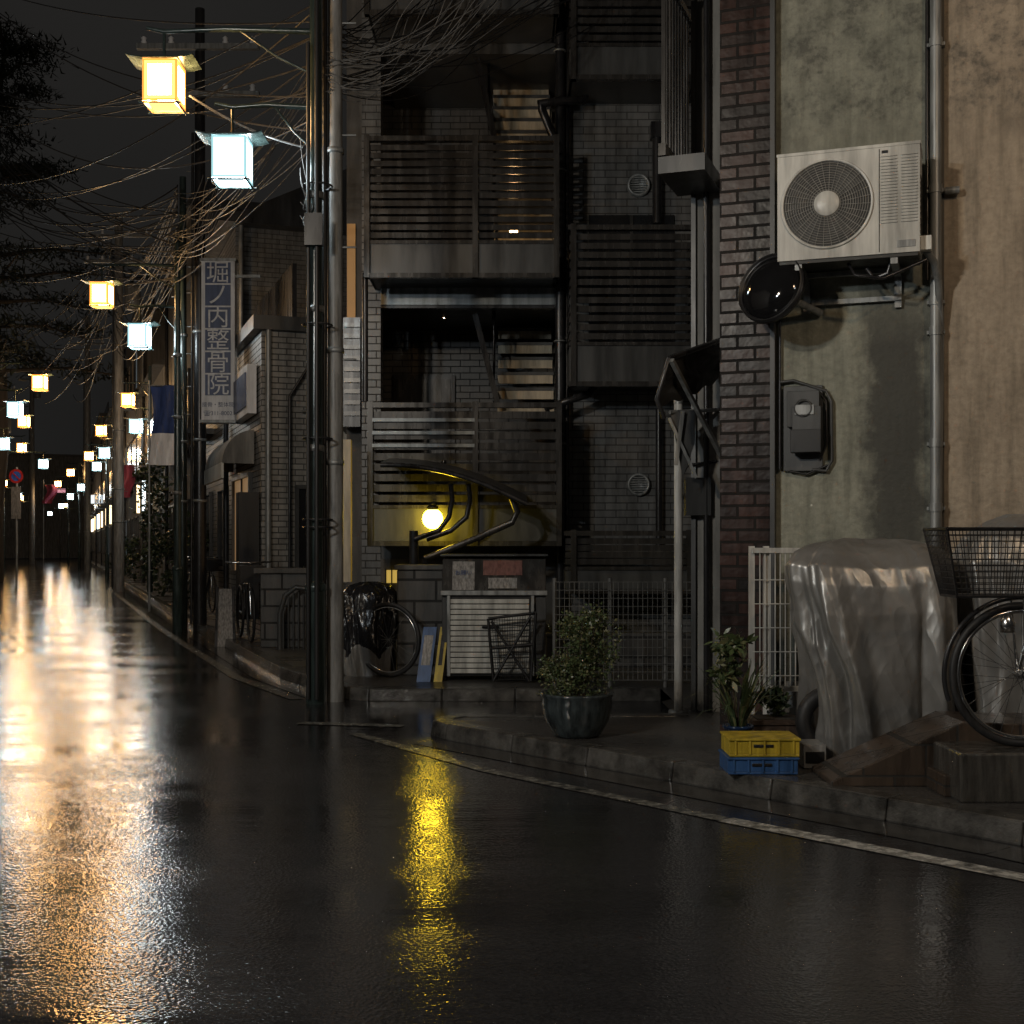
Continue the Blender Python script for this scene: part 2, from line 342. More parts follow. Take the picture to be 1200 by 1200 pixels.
def lamp_post(x,y,sgn,ow=1.2,oc=0.68,hw=4.9,hc=4.3,near=0,H=5.75,r=0.055):
    b=B('street_lamp')
    b.tube([(x,y,0),(x,y,0.9)],r*1.35,green_pole,16); b.tube([(x,y,0.9),(x,y,H)],[r,r*0.75],green_pole,16)
    b.lathe((x,y,0.9),[(r*1.35,-0.01),(r*1.5,0),(r*1.5,0.04),(r,0.07)],green_pole,16)
    for hh in (2.0,3.1,4.0): b.lathe((x,y,hh),[(r*1.02,0),(r*1.15,0.0),(r*1.15,0.05),(r*1.0,0.05)],galv,16)
    m=green_pole
    for (o,h,k) in ((ow,hw,0),(oc,hc,1)):
        xa=x+sgn*o; top=h+0.165+0.26
        b.tube([(x,y,top),(x+sgn*o*0.6,y,top+0.02),(xa,y,top+0.0),(xa+sgn*0.14,y,top+0.03)],[0.024,0.02,0.018,0.014],m,10)
        b.tube([(x,y,top-0.35),(x+sgn*o*0.25,y,top-0.20),(x+sgn*o*0.5,y,top+0.01)],0.010,m,8)
        core=((warmC,warmN,warmN2) if k==0 else (coolC,coolN,coolN2))[near]
        lantern(b,xa,y,h,core,warmM if k==0 else coolM,warmE if k==0 else coolE,green_pole,0.25)
    return b.obj()
lamp_post(-1.555,10.14,-1,1.2,0.66,4.9,4.3,r=0.058,H=8.2)
lamp_post(-4.86,18.6,-1,1.1,0.55)
lamp_post(-11.9,28.6,1,1.35,0.8)
lamp_post(-9.05,32.0,-1,0.55,0.35,4.9,4.25)
lamp_post(-15.4,37.5,1,1.1,0.5,4.9,4.25)
lamp_post(-12.6,40.5,-1,0.4,0.3,4.9,4.2)
lamp_post(-19.6,47.5,1,1.4,2.2,4.9,4.3)
lamp_post(-15.5,49.0,-1,0.7,0.4,4.7,4.3)
lamp_post(-19.8,60.0,-1,0.9,0.4,4.7,4.0)
lamp_post(-24.0,71,-1,1.2,0.5,4.7,4.0)
lamp_post(-29.0,70.0,1,1.2,2.0,4.7,4.0)
lamp_post(-30.5,88.0,-1,1.2,0.5,4.7,4.0)
lamp_post(-36.5,92.0,1,1.2,2.0,4.7,4.0)
lamp_post(-36.5,108.0,-1,1.2,2.5,4.7,4.0)
lamp_post(4.1,2.2,-1,1.2,0.6,4.9,4.3,near=1)      # next lamps along the street, beside the viewpoint
lamp_post(-6.7,1.0,1,2.6,2.0,4.9,4.3,near=2)
# ------------------------------------------------------------------ utility poles
def upole(x,y,H,r=0.13,arms=True,m=concrete):
    b=B('utility_pole'); b.tube([(x,y,0),(x,y,H)],[r,r*0.7],m,20)
    for hh in (1.9,2.8,4.4): b.lathe((x,y,hh),[(r*0.99,0),(r*1.06,0),(r*1.06,0.04),(r*0.97,0.04)],galv,20)
    for i in range(int((H-2.2)/0.45)):
        z=2.3+i*0.45; s=1 if i%2 else -1; b.tube([(x,y,z),(x+s*(r+0.10),y,z)],0.008,galv,6)
    if arms:
        for k,z in enumerate((H-0.6,H-1.3)):
            b.box(x-0.9,x+0.9,y-0.05-r,y+0.03-r,z-0.04,z+0.04,galv)
            for q in (-0.8,-0.4,0.4,0.8): b.lathe((x+q,y-r,z+0.04),[(0.03,0),(0.045,0.03),(0.03,0.06),(0.045,0.09),(0.01,0.12)],sign_white,10)
        b.lathe((x+0.38,y,H-2.6),[(0.0,0),(0.2,0.02),(0.22,0.1),(0.22,0.6),(0.2,0.7),(0.0,0.72)],galv,20)
    b.tube([(x-r-0.02,y-0.03,0.1),(x-r*0.8-0.02,y-0.03,H*0.8)],0.02,wire_dark,8)
    return b.obj()
upole(-1.42,10.28,9.5,0.068,True)
upole(-4.62,18.95,9.2,0.10,True,dark_metal)
upole(-4.95,19.25,6.8,0.07,False,green_pole)
upole(-10.75,35,10.3,0.15)
upole(-19.9,60,12,0.17)
upole(-23.5,58.5,9,0.12)
upole(-33,88,14,0.2)
def pole_kit():
    b=B('cable_riser'); x,y=-1.60,10.05
    b.tube([(x,y,0.05),(x,y,5.2)],0.016,wire_dark,8); b.tube([(x+0.07,y-0.02,0.05),(x+0.07,y-0.02,6.5)],0.018,wire_dark,8)
    for z in (1.4,1.46,2.1,3.0,4.1): b.torus((x+0.06,y+0.09,z),(0,0,1),0.115,0.008,dark_metal,20,6)
    b.box(x-0.02,x+0.12,y-0.07,y+0.0,3.6,3.85,dark_metal)
    b.obj()
pole_kit()
# ------------------------------------------------------------------ wires
def wires(name,specs,mat):
    c=bpy.data.curves.new(name,'CURVE'); c.dimensions='3D'; c.bevel_depth=1.0; c.bevel_resolution=1
    c.materials.append(mat)
    for p,q,sag,rad,wob in specs:
        n=20; sp=c.splines.new('POLY'); sp.points.add(n)
        ph=[R.uniform(0,6.28) for _ in range(4)]
        for i in range(n+1):
            t=i/n; s=4*sag*t*(1-t)
            e=wob*math.sin(t*math.pi)
            x=p[0]+(q[0]-p[0])*t+e*math.sin(5*t+ph[0]); y=p[1]+(q[1]-p[1])*t+e*math.sin(4*t+ph[1]); z=p[2]+(q[2]-p[2])*t-s+e*0.8*math.sin(6*t+ph[2])
            sp.points[i].co=(x,y,z,1); sp.points[i].radius=rad
    o=bpy.data.objects.new(name,c); scene.collection.objects.link(o); return o
def at(px,py,d): return (sx(px,d),d,sz(py,d))
W=[]
for i in range(30):
    W.append((at(388+R.uniform(-6,6),R.uniform(10,110),10.25),at(R.uniform(470,760),R.uniform(-70,-10),R.uniform(12,14)),R.uniform(0.05,0.5),0.005,R.uniform(0.0,0.05)))
for i in range(14):
    W.append((at(370,R.uniform(60,170),10.2),at(208+R.uniform(-10,10),R.uniform(225,300),18.8),R.uniform(0.1,0.5),0.005,R.uniform(0,0.03)))
for i in range(20):
    W.append((at(208,R.uniform(215,330),18.8),at(132+R.uniform(-5,5),R.uniform(300,420),35),R.uniform(0.3,1.2),0.010,R.uniform(0,0.05)))
for i in range(24):
    W.append((at(208,R.uniform(215,330),18.8),at(R.uniform(-60,-10),R.uniform(120,330),R.uniform(22,30)),R.uniform(0.2,0.9),0.010,R.uniform(0,0.03)))
for i in range(12):
    W.append((at(370,R.uniform(0,180),10.2),at(R.uniform(-80,-10),R.uniform(-60,220),R.uniform(14,26)),R.uniform(0.2,0.8),0.007,0))
for i in range(22):
    W.append((at(131,R.uniform(280,420),35),at(R.uniform(-40,100),R.uniform(330,480),R.uniform(45,60)),R.uniform(0.3,1.4),0.014,0.03))
for i in range(5): W.append((at(205,R.uniform(300,330),18.8),at(R.uniform(205,230),R.uniform(560,640),18.9),0.0,0.008,R.uniform(0,0.05)))
wires('overhead_wires',W,wire_dark)
W=[]
for i in range(22):
    a=at(385+R.uniform(-4,4),R.uniform(60,110),10.2); e=at(R.uniform(480,640),R.uniform(-60,-5),R.uniform(10.5,12))
    W.append((a,e,R.uniform(0.1,0.5),0.0038,R.uniform(0.02,0.12)))
for i in range(16):
    a=at(R.uniform(194,206),R.uniform(275,345),18.7); e=at(R.uniform(228,262),R.uniform(205,262),R.uniform(17,18))
    W.append((a,e,R.uniform(0.05,0.35),0.006,R.uniform(0.04,0.16)))
W.append((at(222,112,10.14),at(355,172,10.14),0.05,0.009,0.0))
for i in range(5): W.append((at(352,R.uniform(150,260),10.1),at(R.uniform(362,372),R.uniform(170,300),10.1),R.uniform(0.1,0.3),0.004,0.05))
wires('service_cables',W,wire_pale)
# ------------------------------------------------------------------ balcony apartment building
D=13.8
b=B('apartment_building')
b.box(sx(660,D),3.2,D,D+0.25,0.1,8.6,tile_dark)
b.box(sx(424,D),sx(446,D),D,D+0.25,0.1,8.6,tile_dark)
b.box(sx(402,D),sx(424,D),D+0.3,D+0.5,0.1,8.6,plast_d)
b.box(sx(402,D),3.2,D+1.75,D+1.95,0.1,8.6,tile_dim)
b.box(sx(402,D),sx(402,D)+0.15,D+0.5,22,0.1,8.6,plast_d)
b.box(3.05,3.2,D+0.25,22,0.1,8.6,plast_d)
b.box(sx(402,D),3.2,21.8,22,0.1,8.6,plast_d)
b.box(sx(398,D),3.3,D-0.05,22.1,8.6,8.8,roof_m)
for py in (45,338,640):
    z=sz(py,D); b.box(sx(446,D),sx(660,D),D+0.02,D+1.75,z-0.16,z,grey_panel)
b.fb(446,650,335,357,D-0.12,0.12,beam_m); b.fb(446,650,357,361,D-0.10,0.10,dark_metal)
b.fb(446,660,655,760,D,0.2,plast_d)
b.box(sx(452,D),sx(482,D),D-0.03,D-0.002,sz(683,D),sz(668,D),E('lit_basement_window',(1.0,0.66,0.14),0.45))
for q in (452,459,467,475,482): b.fb(q-0.7,q+0.7,666,684,D-0.06,0.03,dark_metal)
for (z0) in (sz(638,D),sz(336,D)):
    b.box(sx(465,D+1.7),sx(528,D+1.7),D+1.68,D+1.74,z0,z0+2.0,brown_metal); b.box(sx(460,D+1.7),sx(533,D+1.7),D+1.70,D+1.745,z0,z0+2.06,dark_metal)
    b.sphere((sx(520,D+1.65),D+1.65,z0+1.0),0.03,chrome,10)
def stairs(px0,px1,py_top,py_bot,dn,df,n):
    z0=sz(py_bot,D+0.4); z1=sz(py_top,D+0.4); x0=sx(px0,D+0.4); x1=sx(px1,D+0.4)
    for i in range(n):
        t=i/(n-1); z=z0+(z1-z0)*t; y=D+dn+(df-dn)*t
        b.box(x0,x1,y,y+0.26,z-0.035,z,grey_panel); b.box(x0+0.01,x1-0.01,y+0.004,y+0.02,z-0.13,z-0.037,beige)
    for xx in (x0-0.03,x1+0.005):
        b.quad([(xx,D+dn-0.05,z0-0.22),(xx,D+df+0.3,z1-0.2),(xx,D+df+0.3,z1+0.08),(xx,D+dn-0.05,z0+0.06)],dark_metal)
    b.tube([(x0-0.03,D+dn,z0+0.85),(x0-0.03,D+df,z1+0.85)],0.02,dark_metal,8)
    for i in range(0,n,2):
        t=i/(n-1); z=z0+(z1-z0)*t; y=D+dn+(df-dn)*t; b.tube([(x0-0.03,y,z),(x0-0.03,y,z+0.85)],0.012,dark_metal,6)
stairs(582,650,368,474,0.30,1.3,6); stairs(576,646,50,156,0.30,1.3,6); stairs(582,650,200,330,0.3,1.3,7)
b.bar((sx(556,D),D+0.15,sz(365,D)),(sx(584,D),D+0.15,sz(475,D)),0.06,dark_metal)
b.bar((sx(558,D),D+0.15,sz(60,D)),(sx(580,D),D+0.15,sz(160,D)),0.06,dark_metal)
def balcony(p0,p1,pt,ps,pb,dep,dd,posts,n,panel=grey_panel):
    x0,x1=sx(p0,dep),sx(p1,dep); zt,zs,zb=sz(pt,dep),sz(ps,dep),sz(pb,dep)
    b.box(x0,x1,dep,dep+0.03,zb,zs,panel); b.box(x0-0.02,x1+0.02,dep-0.02,dep+0.05,zs,zs+0.035,brown_metal)
    b.box(x0-0.02,x1+0.02,dep-0.025,dep+0.05,zb-0.05,zb-0.002,brown_metal)
    b.box(x0-0.03,x1+0.03,dep-0.03,dep+0.05,zt-0.05,zt,brown_metal)
    for q in posts: xx=sx(q,dep); b.box(xx-0.028,xx+0.028,dep-0.035,dep+0.055,zb-0.05,zt+0.01,brown_metal)
    for i in range(n):
        z=zs+0.05+(zt-zs-0.12)*(i+0.5)/n; h=(zt-zs)/n*0.30
        b.box(x0,x1,dep+0.0,dep+0.025,z-h,z+h,brown_metal)
        for xx in (x0-0.01,x1-0.015): b.box(xx,xx+0.025,dep+0.06,dep+dd,z-h,z+h,brown_metal)
    for xx in (x0-0.01,x1-0.02): b.box(xx,xx+0.03,dep+0.06,dep+dd,zb,zs,panel)
    b.box(x0,x1,dep+0.04,dep+dd,zb+0.0,zb+0.12,panel)
F=12.95
balcony(430,652,160,286,320,F,0.84,(430,557,652),12)
balcony(430,652,-150,-24,12,F,0.84,(430,557,652),12)
balcony(669,818,264,405,447,F,0.84,(672,816),12)
balcony(669,818,-60,55,88,F,0.84,(672,816),10)
balcony(434,655,472,596,634,F,0.84,(434,557,655),9)
balcony(664,812,622,668,690,F,0.84,(672,808),4)
for k in (490,505,520): b.fb(436,556,k,k+4,F-0.04,0.03,beam_m)
for (a,c) in ((262,400),(-60,50)):
    b.fb(690,790,a-10,c,D-0.03,0.02,glass_m); b.fb(738,742,a-10,c,D-0.05,0.018,brown_metal)
for py in (218,568):
    c=(sx(748,D),D,sz(py,D)); b.lathe(c,[(0.0,-0.01),(0.095,-0.01),(0.095,-0.06),(0.12,-0.06),(0.125,-0.0)],galv,28,'y')
    for i in range(-3,4):
        w=math.sqrt(0.095**2-(i*0.025)**2); b.box(c[0]-w,c[0]+w,D-0.055,D-0.045,c[2]+i*0.025-0.004,c[2]+i*0.025+0.004,galv)
def P(px,py,d): return (sx(px,d),d,sz(py,d))
b.tube([P(770,150,D-0.1),P(770,262,D-0.1)],0.05,dark_metal,14); b.fb(763,777,142,160,D-0.16,0.14,dark_metal)
b.tube([P(772,480,D-0.1),P(772,640,D-0.1)],0.035,dark_metal,12)
b.tube([P(656,-60,D-0.2),P(656,820,D-0.2)],0.05,dark_metal,14); b.tube([P(664,-60,D-0.12),P(664,640,D-0.12)],0.03,dark_metal,14)
b.tube([P(656,180,D-0.25),P(635,128,D-0.35),P(632,122,D-0.35),P(655,118,D-0.3),P(684,118,D-0.25),P(690,95,D-0.2)],0.045,dark_metal,12)
b.tube([P(656,510,D-0.25),P(640,478,D-0.5),P(690,462,D-0.4),P(700,448,D-0.3)],0.04,dark_metal,12)
for py in (60,200,400,520): b.torus(P(656,py,D-0.2),(0,0,1),0.058,0.01,galv,18,6)
b.tube([P(428,320,F+0.2),P(428,470,F+0.2)],0.03,dark_metal,12)
b.box(sx(403,D),sx(413,D),D+0.26,D+0.295,sz(430,D),sz(255,D),E('glow_corner_strip',(1.0,0.55,0.18),0.03))  # orange light on this corner strip, put in as faint emission
b.fb(399,411,515,682,12.4,0.1,beige)
b.box(sx(402,D),sx(422,D),D+0.0,D+0.28,sz(500,D),sz(372,D),dark_metal)
for i in range(9): b.fb(403,422,378+i*13,383+i*13,D-0.03,0.025,brown_metal)
b.sphere(P(602,271,D+0.3),0.045,E('stair_light',(1.0,0.6,0.25),30,True),10)
ll=E('added_stair_fill',(1.0,0.66,0.36),75,True)  # lamps added to brighten the landing and stair treads
b.sphere(P(520,368,D+0.9),0.05,ll,10)
b.sphere(P(600,20,D-0.1),0.05,ll,10)
b.obj()
gl=B('globe_lamp'); c=P(507,608,12.7); gl.sphere(c,0.102,E('globe_glow',(1.0,0.68,0.035),38,True),24)
gl.lathe((c[0],c[1],c[2]),[(0.05,0.09),(0.06,0.12),(0.03,0.14)],dark_metal,16); gl.tube([(c[0],c[1],c[2]+0.13),(c[0],c[1]+0.24,c[2]+0.15)],0.02,dark_metal,8); gl.obj()
s=B('bicycle_shelter'); n=14
for lay,off,m in ((0,0,dark_metal),(1,0.025,roof_m)):
    vs=[]
    for i in range(n+1):
        t=i/n; px=446+(618-446)*t; py=545+46*t**1.15-10*math.sin(math.pi*t)
        for y,dz in ((12.0,0.0),(12.9,0.10)): vs.append((sx(px,12.0),y,sz(py,12.0)+dz+off))
    s.add(vs,[(2*i,2*i+1,2*i+3,2*i+2) for i in range(n)],m,True)
edge=[(sx(446+172*i/n,12.0),11.99,sz(545+46*(i/n)**1.15-10*math.sin(math.pi*i/n),12.0)) for i in range(n+1)]
s.tube(edge,0.024,dark_metal,8); s.tube([(p[0],p[1]+0.9,p[2]+0.09) for p in edge],0.022,dark_metal,8)
s.tube([(sx(485,12.4),12.4,0.1),(sx(485,12.4),12.4,sz(622,12.4))],0.045,dark_metal,12)
for base,dx in ((486,0),(500,22)):
    s.tube([P(base,632,12.35),P(base+28,622,12.35),P(base+40+dx*0.3,606,12.35),P(base+44+dx*0.3,585,12.35),P(base+42+dx*0.3,566,12.3)],0.026,dark_metal,10)
s.tube([P(498,655,12.2),P(560,630,12.2),P(600,612,12.2),P(606,600,12.2),P(600,584,12.2)],0.032,brown_metal,10)
s.tube([P(498,655,12.2),P(498,690,12.2)],0.03,dark_metal,10)
s.obj()
w=B('block_wall'); w.box(sx(465,11.4),sx(519,11.4),11.4,11.75,0.1,sz(668,11.4),stone_m); w.box(sx(462,11.4),sx(521,11.4),11.37,11.78,sz(668,11.4),sz(662,11.4),plast_d)
w.box(sx(640,12.2),2.9,12.2,12.35,0.1,0.42,stone_m); w.obj(bevel=0.01)
# storage locker
L=10.95; zt=sz(655,L)
k=B('storage_locker'); x0,x1=sx(518,L),sx(640,L)
k.box(x0,x1,L,L+0.62,0.14,zt-0.28,grey_panel)
k.add([(x0,L,zt-0.28),(x1,L,zt-0.28),(x1,L+0.62,zt-0.28),(x0,L+0.62,zt-0.28),(x0,L+0.10,zt),(x1,L+0.10,zt),(x1,L+0.62,zt+0.02),(x0,L+0.62,zt+0.02)],[(0,1,5,4),(1,2,6,5),(2,3,7,6),(3,0,4,7),(4,5,6,7)],brown_metal)
k.box(x0-0.02,x1+0.02,L+0.08,L+0.66,zt+0.021,zt+0.04,grey_panel)
k.box(sx(526,L),sx(622,L),L-0.015,L-0.002,0.15,zt-0.31,black)
for i in range(14):
    h=(zt-0.33-0.17)/14; k.box(sx(528,L),sx(620,L),L-0.035,L-0.016,0.165+i*h,0.165+(i+1)*h-0.007,door_w)
for q in (524,622): k.box(sx(q,L),sx(q+4,L),L-0.04,L-0.0,0.14,zt-0.30,galv)
k.box(x0-0.01,x1+0.01,L-0.05,L-0.001,zt-0.31,zt-0.27,galv); k.box(sx(565,L),sx(585,L),L-0.06,L-0.036,0.55,0.57,dark_metal)
def tilt(px0,px1,a0,a1,m):
    f=lambda a:(L+0.10*a-0.006,zt-0.28+0.28*a)
    p,q=f(a0),f(a1); k.quad([(sx(px0,L),p[0],p[1]),(sx(px1,L),p[0],p[1]),(sx(px1,L),q[0],q[1]),(sx(px0,L),q[0],q[1])],m)
tilt(530,556,0.05,0.92,poster_w); tilt(566,612,0.5,0.95,poster_r); tilt(572,606,0.1,0.42,poster_w)
for q in (520,636): k.box(sx(q,L)-0.02,sx(q,L)+0.03,L+0.02,L+0.1,0.1,0.14,dark_metal)
ko=k.obj(bevel=0.005)
text('notice_text','資源ゴミ',0.075,(sx(589,L),L+0.06,zt-0.10),sign_white,ko,0.001,(math.radians(70),0,0))
text('poster_text','お願い',0.05,(sx(543,L),L+0.04,zt-0.12),sign_blue,ko,0.001,(math.radians(70),0,0))
nf=B('folded_net_frame'); d=10.75
for a,c in (((572,725),(628,718)),((628,718),(622,798)),((572,725),(578,798)),((578,798),(622,722)),((576,728),(620,798)),((574,760),(626,755))): nf.tube([P(*a,d),P(*c,d)],0.012,black,8)
for i in range(19):
    t=i/18; nf.tube([P(573+55*t,724-6*t,d+0.02),P(580+40*t,796,d+0.02)],0.003,black,4); nf.tube([P(573+5*t,726+70*t,d+0.02),P(628-6*t,720+76*t,d+0.02)],0.003,black,4)
nf.obj()
for nm,px0,px1,m in (('blue_sign_board',488,504,blue_pl),('yellow_sign_board',508,518,yellow_pl)):
    q=B(nm); d=10.85; a,c=sx(px0,d),sx(px1,d); z1=sz(736,d)
    q.add([(a,d,0.1),(c,d,0.1),(c+0.05,d+0.14,z1),(a+0.05,d+0.14,z1),(a,d+0.02,0.1),(c,d+0.02,0.1),(c+0.05,d+0.16,z1),(a+0.05,d+0.16,z1)],[(0,1,2,3),(5,4,7,6),(0,3,7,4),(1,5,6,2),(3,2,6,7),(0,4,5,1)],m)
    q.add([(a+0.015,d+0.24,0.1),(c-0.015,d+0.24,0.1),(c+0.035,d+0.165,z1-0.02),(a+0.065,d+0.165,z1-0.02)],[(0,1,2,3)],dark_metal)
    q.add([(a+0.035,d+0.040,0.1+0.3*(z1-.1)),(c-0.005,d+0.040,0.1+0.3*(z1-.1)),(c+0.022,d+0.117,0.1+0.85*(z1-.1)),(a+0.062,d+0.117,0.1+0.85*(z1-.1))],[(0,1,2,3)],poster_w if nm[0]=='b' else dark_metal)
    q.obj()
f=B('wire_mesh_fence'); d=10.42; x0,x1=sx(650,d),sx(845,d); zt=sz(682,d); zb=0.16
nx=34
for i in range(nx+1): x=x0+(x1-x0)*i/nx; f.box(x-0.0022,x+0.0022,d,d+0.004,zb,zt,mesh_m)
for i in range(13): z=zb+(zt-zb)*i/12; f.box(x0,x1,d-0.005,d-0.001,z-0.0022,z+0.0022,mesh_m)
for i in range(4): x=x0+(x1-x0)*i/3; f.tube([(x,d+0.03,0.1),(x,d+0.03,zt+0.03)],0.018,mesh_m,10)
f.obj()
# ------------------------------------------------------------------ covers
def cover(name,prof,cy,mat,seed,fold=0.03,mat2=None,zsplit=0):
    b=B(name); na=220; nh=130; prof=sorted(prof); vs=[]
    def ev(z):
        for (z0,a0,c0,d0),(z1,a1,c1,d1) in zip(prof[:-1],prof[1:]):
            if z<=z1:
                t=max(0,(z-z0)/(z1-z0)); return a0+(a1-a0)*t,c0+(c1-c0)*t,d0+(d1-d0)*t
        return prof[-1][1:]
    z0,z1=prof[0][0],prof[-1][0]
    N=mnoise.noise
    for i in range(nh+1):
        z=z0+(z1-z0)*i/nh; tz=i/nh; xl,xr,bb=ev(z); cx=(xl+xr)/2; a=(xr-xl)/2
        for k in range(na):
            th=2*math.pi*k/na; c,s_=math.cos(th),math.sin(th); e=0.62
            ux=math.copysign(abs(c)**e,c); uy=math.copysign(abs(s_)**e,s_)
            wp=0.8*N(Vector((c*1.2+seed,s_*1.2,z*1.6)))
            env=min(1,(1-tz)*2.2+0.12)
            fo=fold*env*(0.5*math.sin(th*7+seed+1.6*tz+wp*3)+0.3*math.sin(th*13+seed*2-2*tz+wp*5)+0.12*math.sin(th*27+3*tz+wp*5))
            q1=c*1.9+z*0.9; r1=1-min(1,abs(N(Vector((q1+seed,s_*1.9,z*0.7-c*0.6))))*2.6)
            r2=1-min(1,abs(N(Vector((c*2.6-z*1.2+seed*2,s_*2.6,z*1.0))))*2.6)
            nz=0.035*N(Vector((c*1.4+seed,s_*1.4,z*1.6)))+0.026*env*r1**2+0.010*env*r2**2-0.015
            rr=1+(fo+nz)/max(a,0.12)
            vs.append((cx+a*ux*rr,cy+bb*uy*rr,z+0.03*N(Vector((c*2+seed,s_*2,z*2)))))
    vs.append(((prof[-1][1]+prof[-1][2])/2,cy,z1+0.012)); top=len(vs)-1
    f1=[];f2=[]
    for i in range(nh):
        z=z0+(z1-z0)*i/nh
        for k in range(na):
            q=(i*na+k,i*na+(k+1)%na,(i+1)*na+(k+1)%na,(i+1)*na+k); (f2 if mat2 and z<zsplit+0.06*math.sin(k*0.13) else f1).append(q)
    for k in range(na): f1.append((nh*na+k,nh*na+(k+1)%na,top))
    b.mi(mat); b.v=vs; b.f=f1+f2; b.fm=[0]*len(f1); b.sm=[True]*(len(f1)+len(f2))
    if f2: j=b.mi(mat2); b.fm+=[j]*len(f2)
    return b
d=6.75
pr=[]
for py,a,c,bb in ((902,972,1112,0.30),(860,962,1120,0.34),(790,956,1126,0.36),(720,944,1128,0.34),(685,932,1130,0.31),(664,928,1130,0.27),(648,938,1124,0.20),(639,955,1108,0.12),(634,985,1080,0.04)):
    pr.append((sz(py,d),sx(a,d),sx(c,d),bb))
c=cover('covered_scooter',pr,6.98,silver,1.7,0.06)
c.torus((sx(985,d),6.95,0.1+0.2),(0,1,0),0.15,0.045,rubber,30,8)
c.torus((sx(1100,d),6.95,0.1+0.2),(0,1,0),0.15,0.045,rubber,30,8)
c.obj()
d=6.75; pr=[]
for py,a,c,bb in ((850,1150,1330,0.25),(720,1145,1335,0.27),(660,1140,1330,0.24),(630,1150,1320,0.18),(612,1175,1300,0.12),(604,1195,1280,0.05)):
    pr.append((sz(py,d),sx(a,d),sx(c,d),bb))
c=cover('covered_motorcycle',pr,6.95,silver,6.3,0.05); c.torus((sx(1180,d),6.95,0.1+0.52),(0,1,0),0.2,0.05,rubber,30,8); c.obj()
d=11.2; pr=[]
for py,a,cc,bb in ((800,404,452,0.2),(760,400,455,0.24),(720,396,462,0.22),(698,395,462,0.18),(688,402,455,0.1),(684,415,440,0.03)):
    pr.append((sz(py,d),sx(a,d),sx(cc,d),bb))
c=cover('covered_bicycle',pr,11.5,blackc,4.1,0.035,silver,0.32)
wc=(sx(455,d),11.22,0.1+0.33); c.torus(wc,(0.5,1,0),0.31,0.02,rubber,40,8); c.torus(wc,(0.5,1,0),0.285,0.008,chrome,40,6)
for i in range(14):
    a=math.pi*i/14*2; dv=Vector((math.cos(a)*0.894,-0.447*math.cos(a),math.sin(a)))*0.28; c.tube([wc,Vector(wc)+dv],0.0015,chrome,4,False,False)
c.obj()
# ------------------------------------------------------------------ right building (plaster + glazed brick)
ox,oy,th=1.36,8.0,math.radians(20)
ct,st=math.cos(th),math.sin(th)
def pu(px,v=0.0):
    k=(px-600)/1500.0; X0=ox+v*st; Y0=oy+v*ct
    return (k*Y0-X0)/(ct+k*st)
def pw(px,py,v=0.0):
    u=pu(px,v); dd=oy+v*ct-u*st; return EYE-(py-640)*dd/1500.0
h=B('plaster_building')
uB=pu(905)
h.box(uB,8,0,6,0.1,8,plaster_m)
h.box(-0.05,uB-0.003,-0.06,6,0.1,8,brick_m)
h.box(-0.06,8.1,-0.15,6.1,8,8.2,roof_m)
h.box(uB+0.026,8,-0.03,-0.002,0.1,0.42,concrete)
u1=pu(1104); h.box(u1-0.012,u1+0.012,-0.012,-0.002,0.42,8,M('joint_sealant',(0.10,0.09,0.075),0.6))
u=pu(1097); h.tube([(u,-0.07,0.35),(u,-0.07,8)],0.032,galv,16)
for py in (60,230,360,395,525,600): z=pw(1097,py); h.tube([(u,-0.07,z),(u,-0.07,z+0.05)],0.038,galv,16); h.box(u-0.05,u+0.05,-0.06,-0.003,z+0.01,z+0.03,galv)
u=pu(1087); h.tube([(u,-0.04,pw(1087,330)),(u,-0.04,8)],0.012,dark_metal,8)
u=pu(1112); h.tube([(u-0.02,-0.05,pw(1112,226)),(u+0.06,-0.05,pw(1112,226))],0.022,galv,12); h.tube([(u,-0.05,pw(1112,226)),(u,-0.0,pw(1112,226))],0.016,galv,10)
h.box(uB-0.003,uB+0.025,-0.075,-0.004,0.1,8,grey_panel)
hb=h.obj((ox,oy,0),-th)
an=B('annex_building'); an.box(0,1.5,0,4,0.1,8,plast_g); an.box(-0.05,1.6,-0.1,4.1,8,8.15,roof_m)
an.box(-0.012,0.02,-0.03,0.0-0.002,0.1,8,grey_panel)
an.tube([(0.10,-0.05,0.1),(0.10,-0.05,8)],0.02,dark_metal,10)
z0,z1=3.9,5.0
for i in range(9):
    an.box(-0.10,-0.075,-0.55+i*0.09,-0.53+i*0.09,z0,z1,brown_metal)
an.box(-0.11,-0.06,-0.6,0.3,z1,z1+0.05,brown_metal); an.box(-0.11,-0.06,-0.6,0.3,z0-0.08,z0,brown_metal); an.box(-0.11,0.2,-0.6,-0.02,z0-0.2,z0-0.09,grey_panel)
an.box(-0.11,0.3,-0.62,-0.02,5.9,6.0,grey_panel)
an.obj((1.27,8.95,0),-th)
a=B('air_conditioner'); V=-0.42
u0,u1=pu(911,V),pu(1078,V); zb,zt=pw(1000,300,V),pw(1000,176,V)
a.box(u0,u1,V,V+0.30,zb,zt,ac_white); a.box(u0-0.004,u1+0.004,V-0.004,V+0.304,zt,zt+0.018,ac_white); a.box(u0+0.01,u1-0.01,V+0.01,V+0.29,zb-0.02,zb,ac_dark)
cu=pu(969,V); cz=pw(969,239,V); RR=0.27*(u1-u0)/0.87*1.0
a.lathe((cu,V,cz),[(RR,0.0),(RR,-0.012),(RR+0.012,-0.014),(RR+0.016,-0.001)],ac_white,56,'y')
a.lathe((cu,V-0.003,cz),[(0.0,-0.0),(RR-0.002,-0.0)],ac_dark,56,'y')
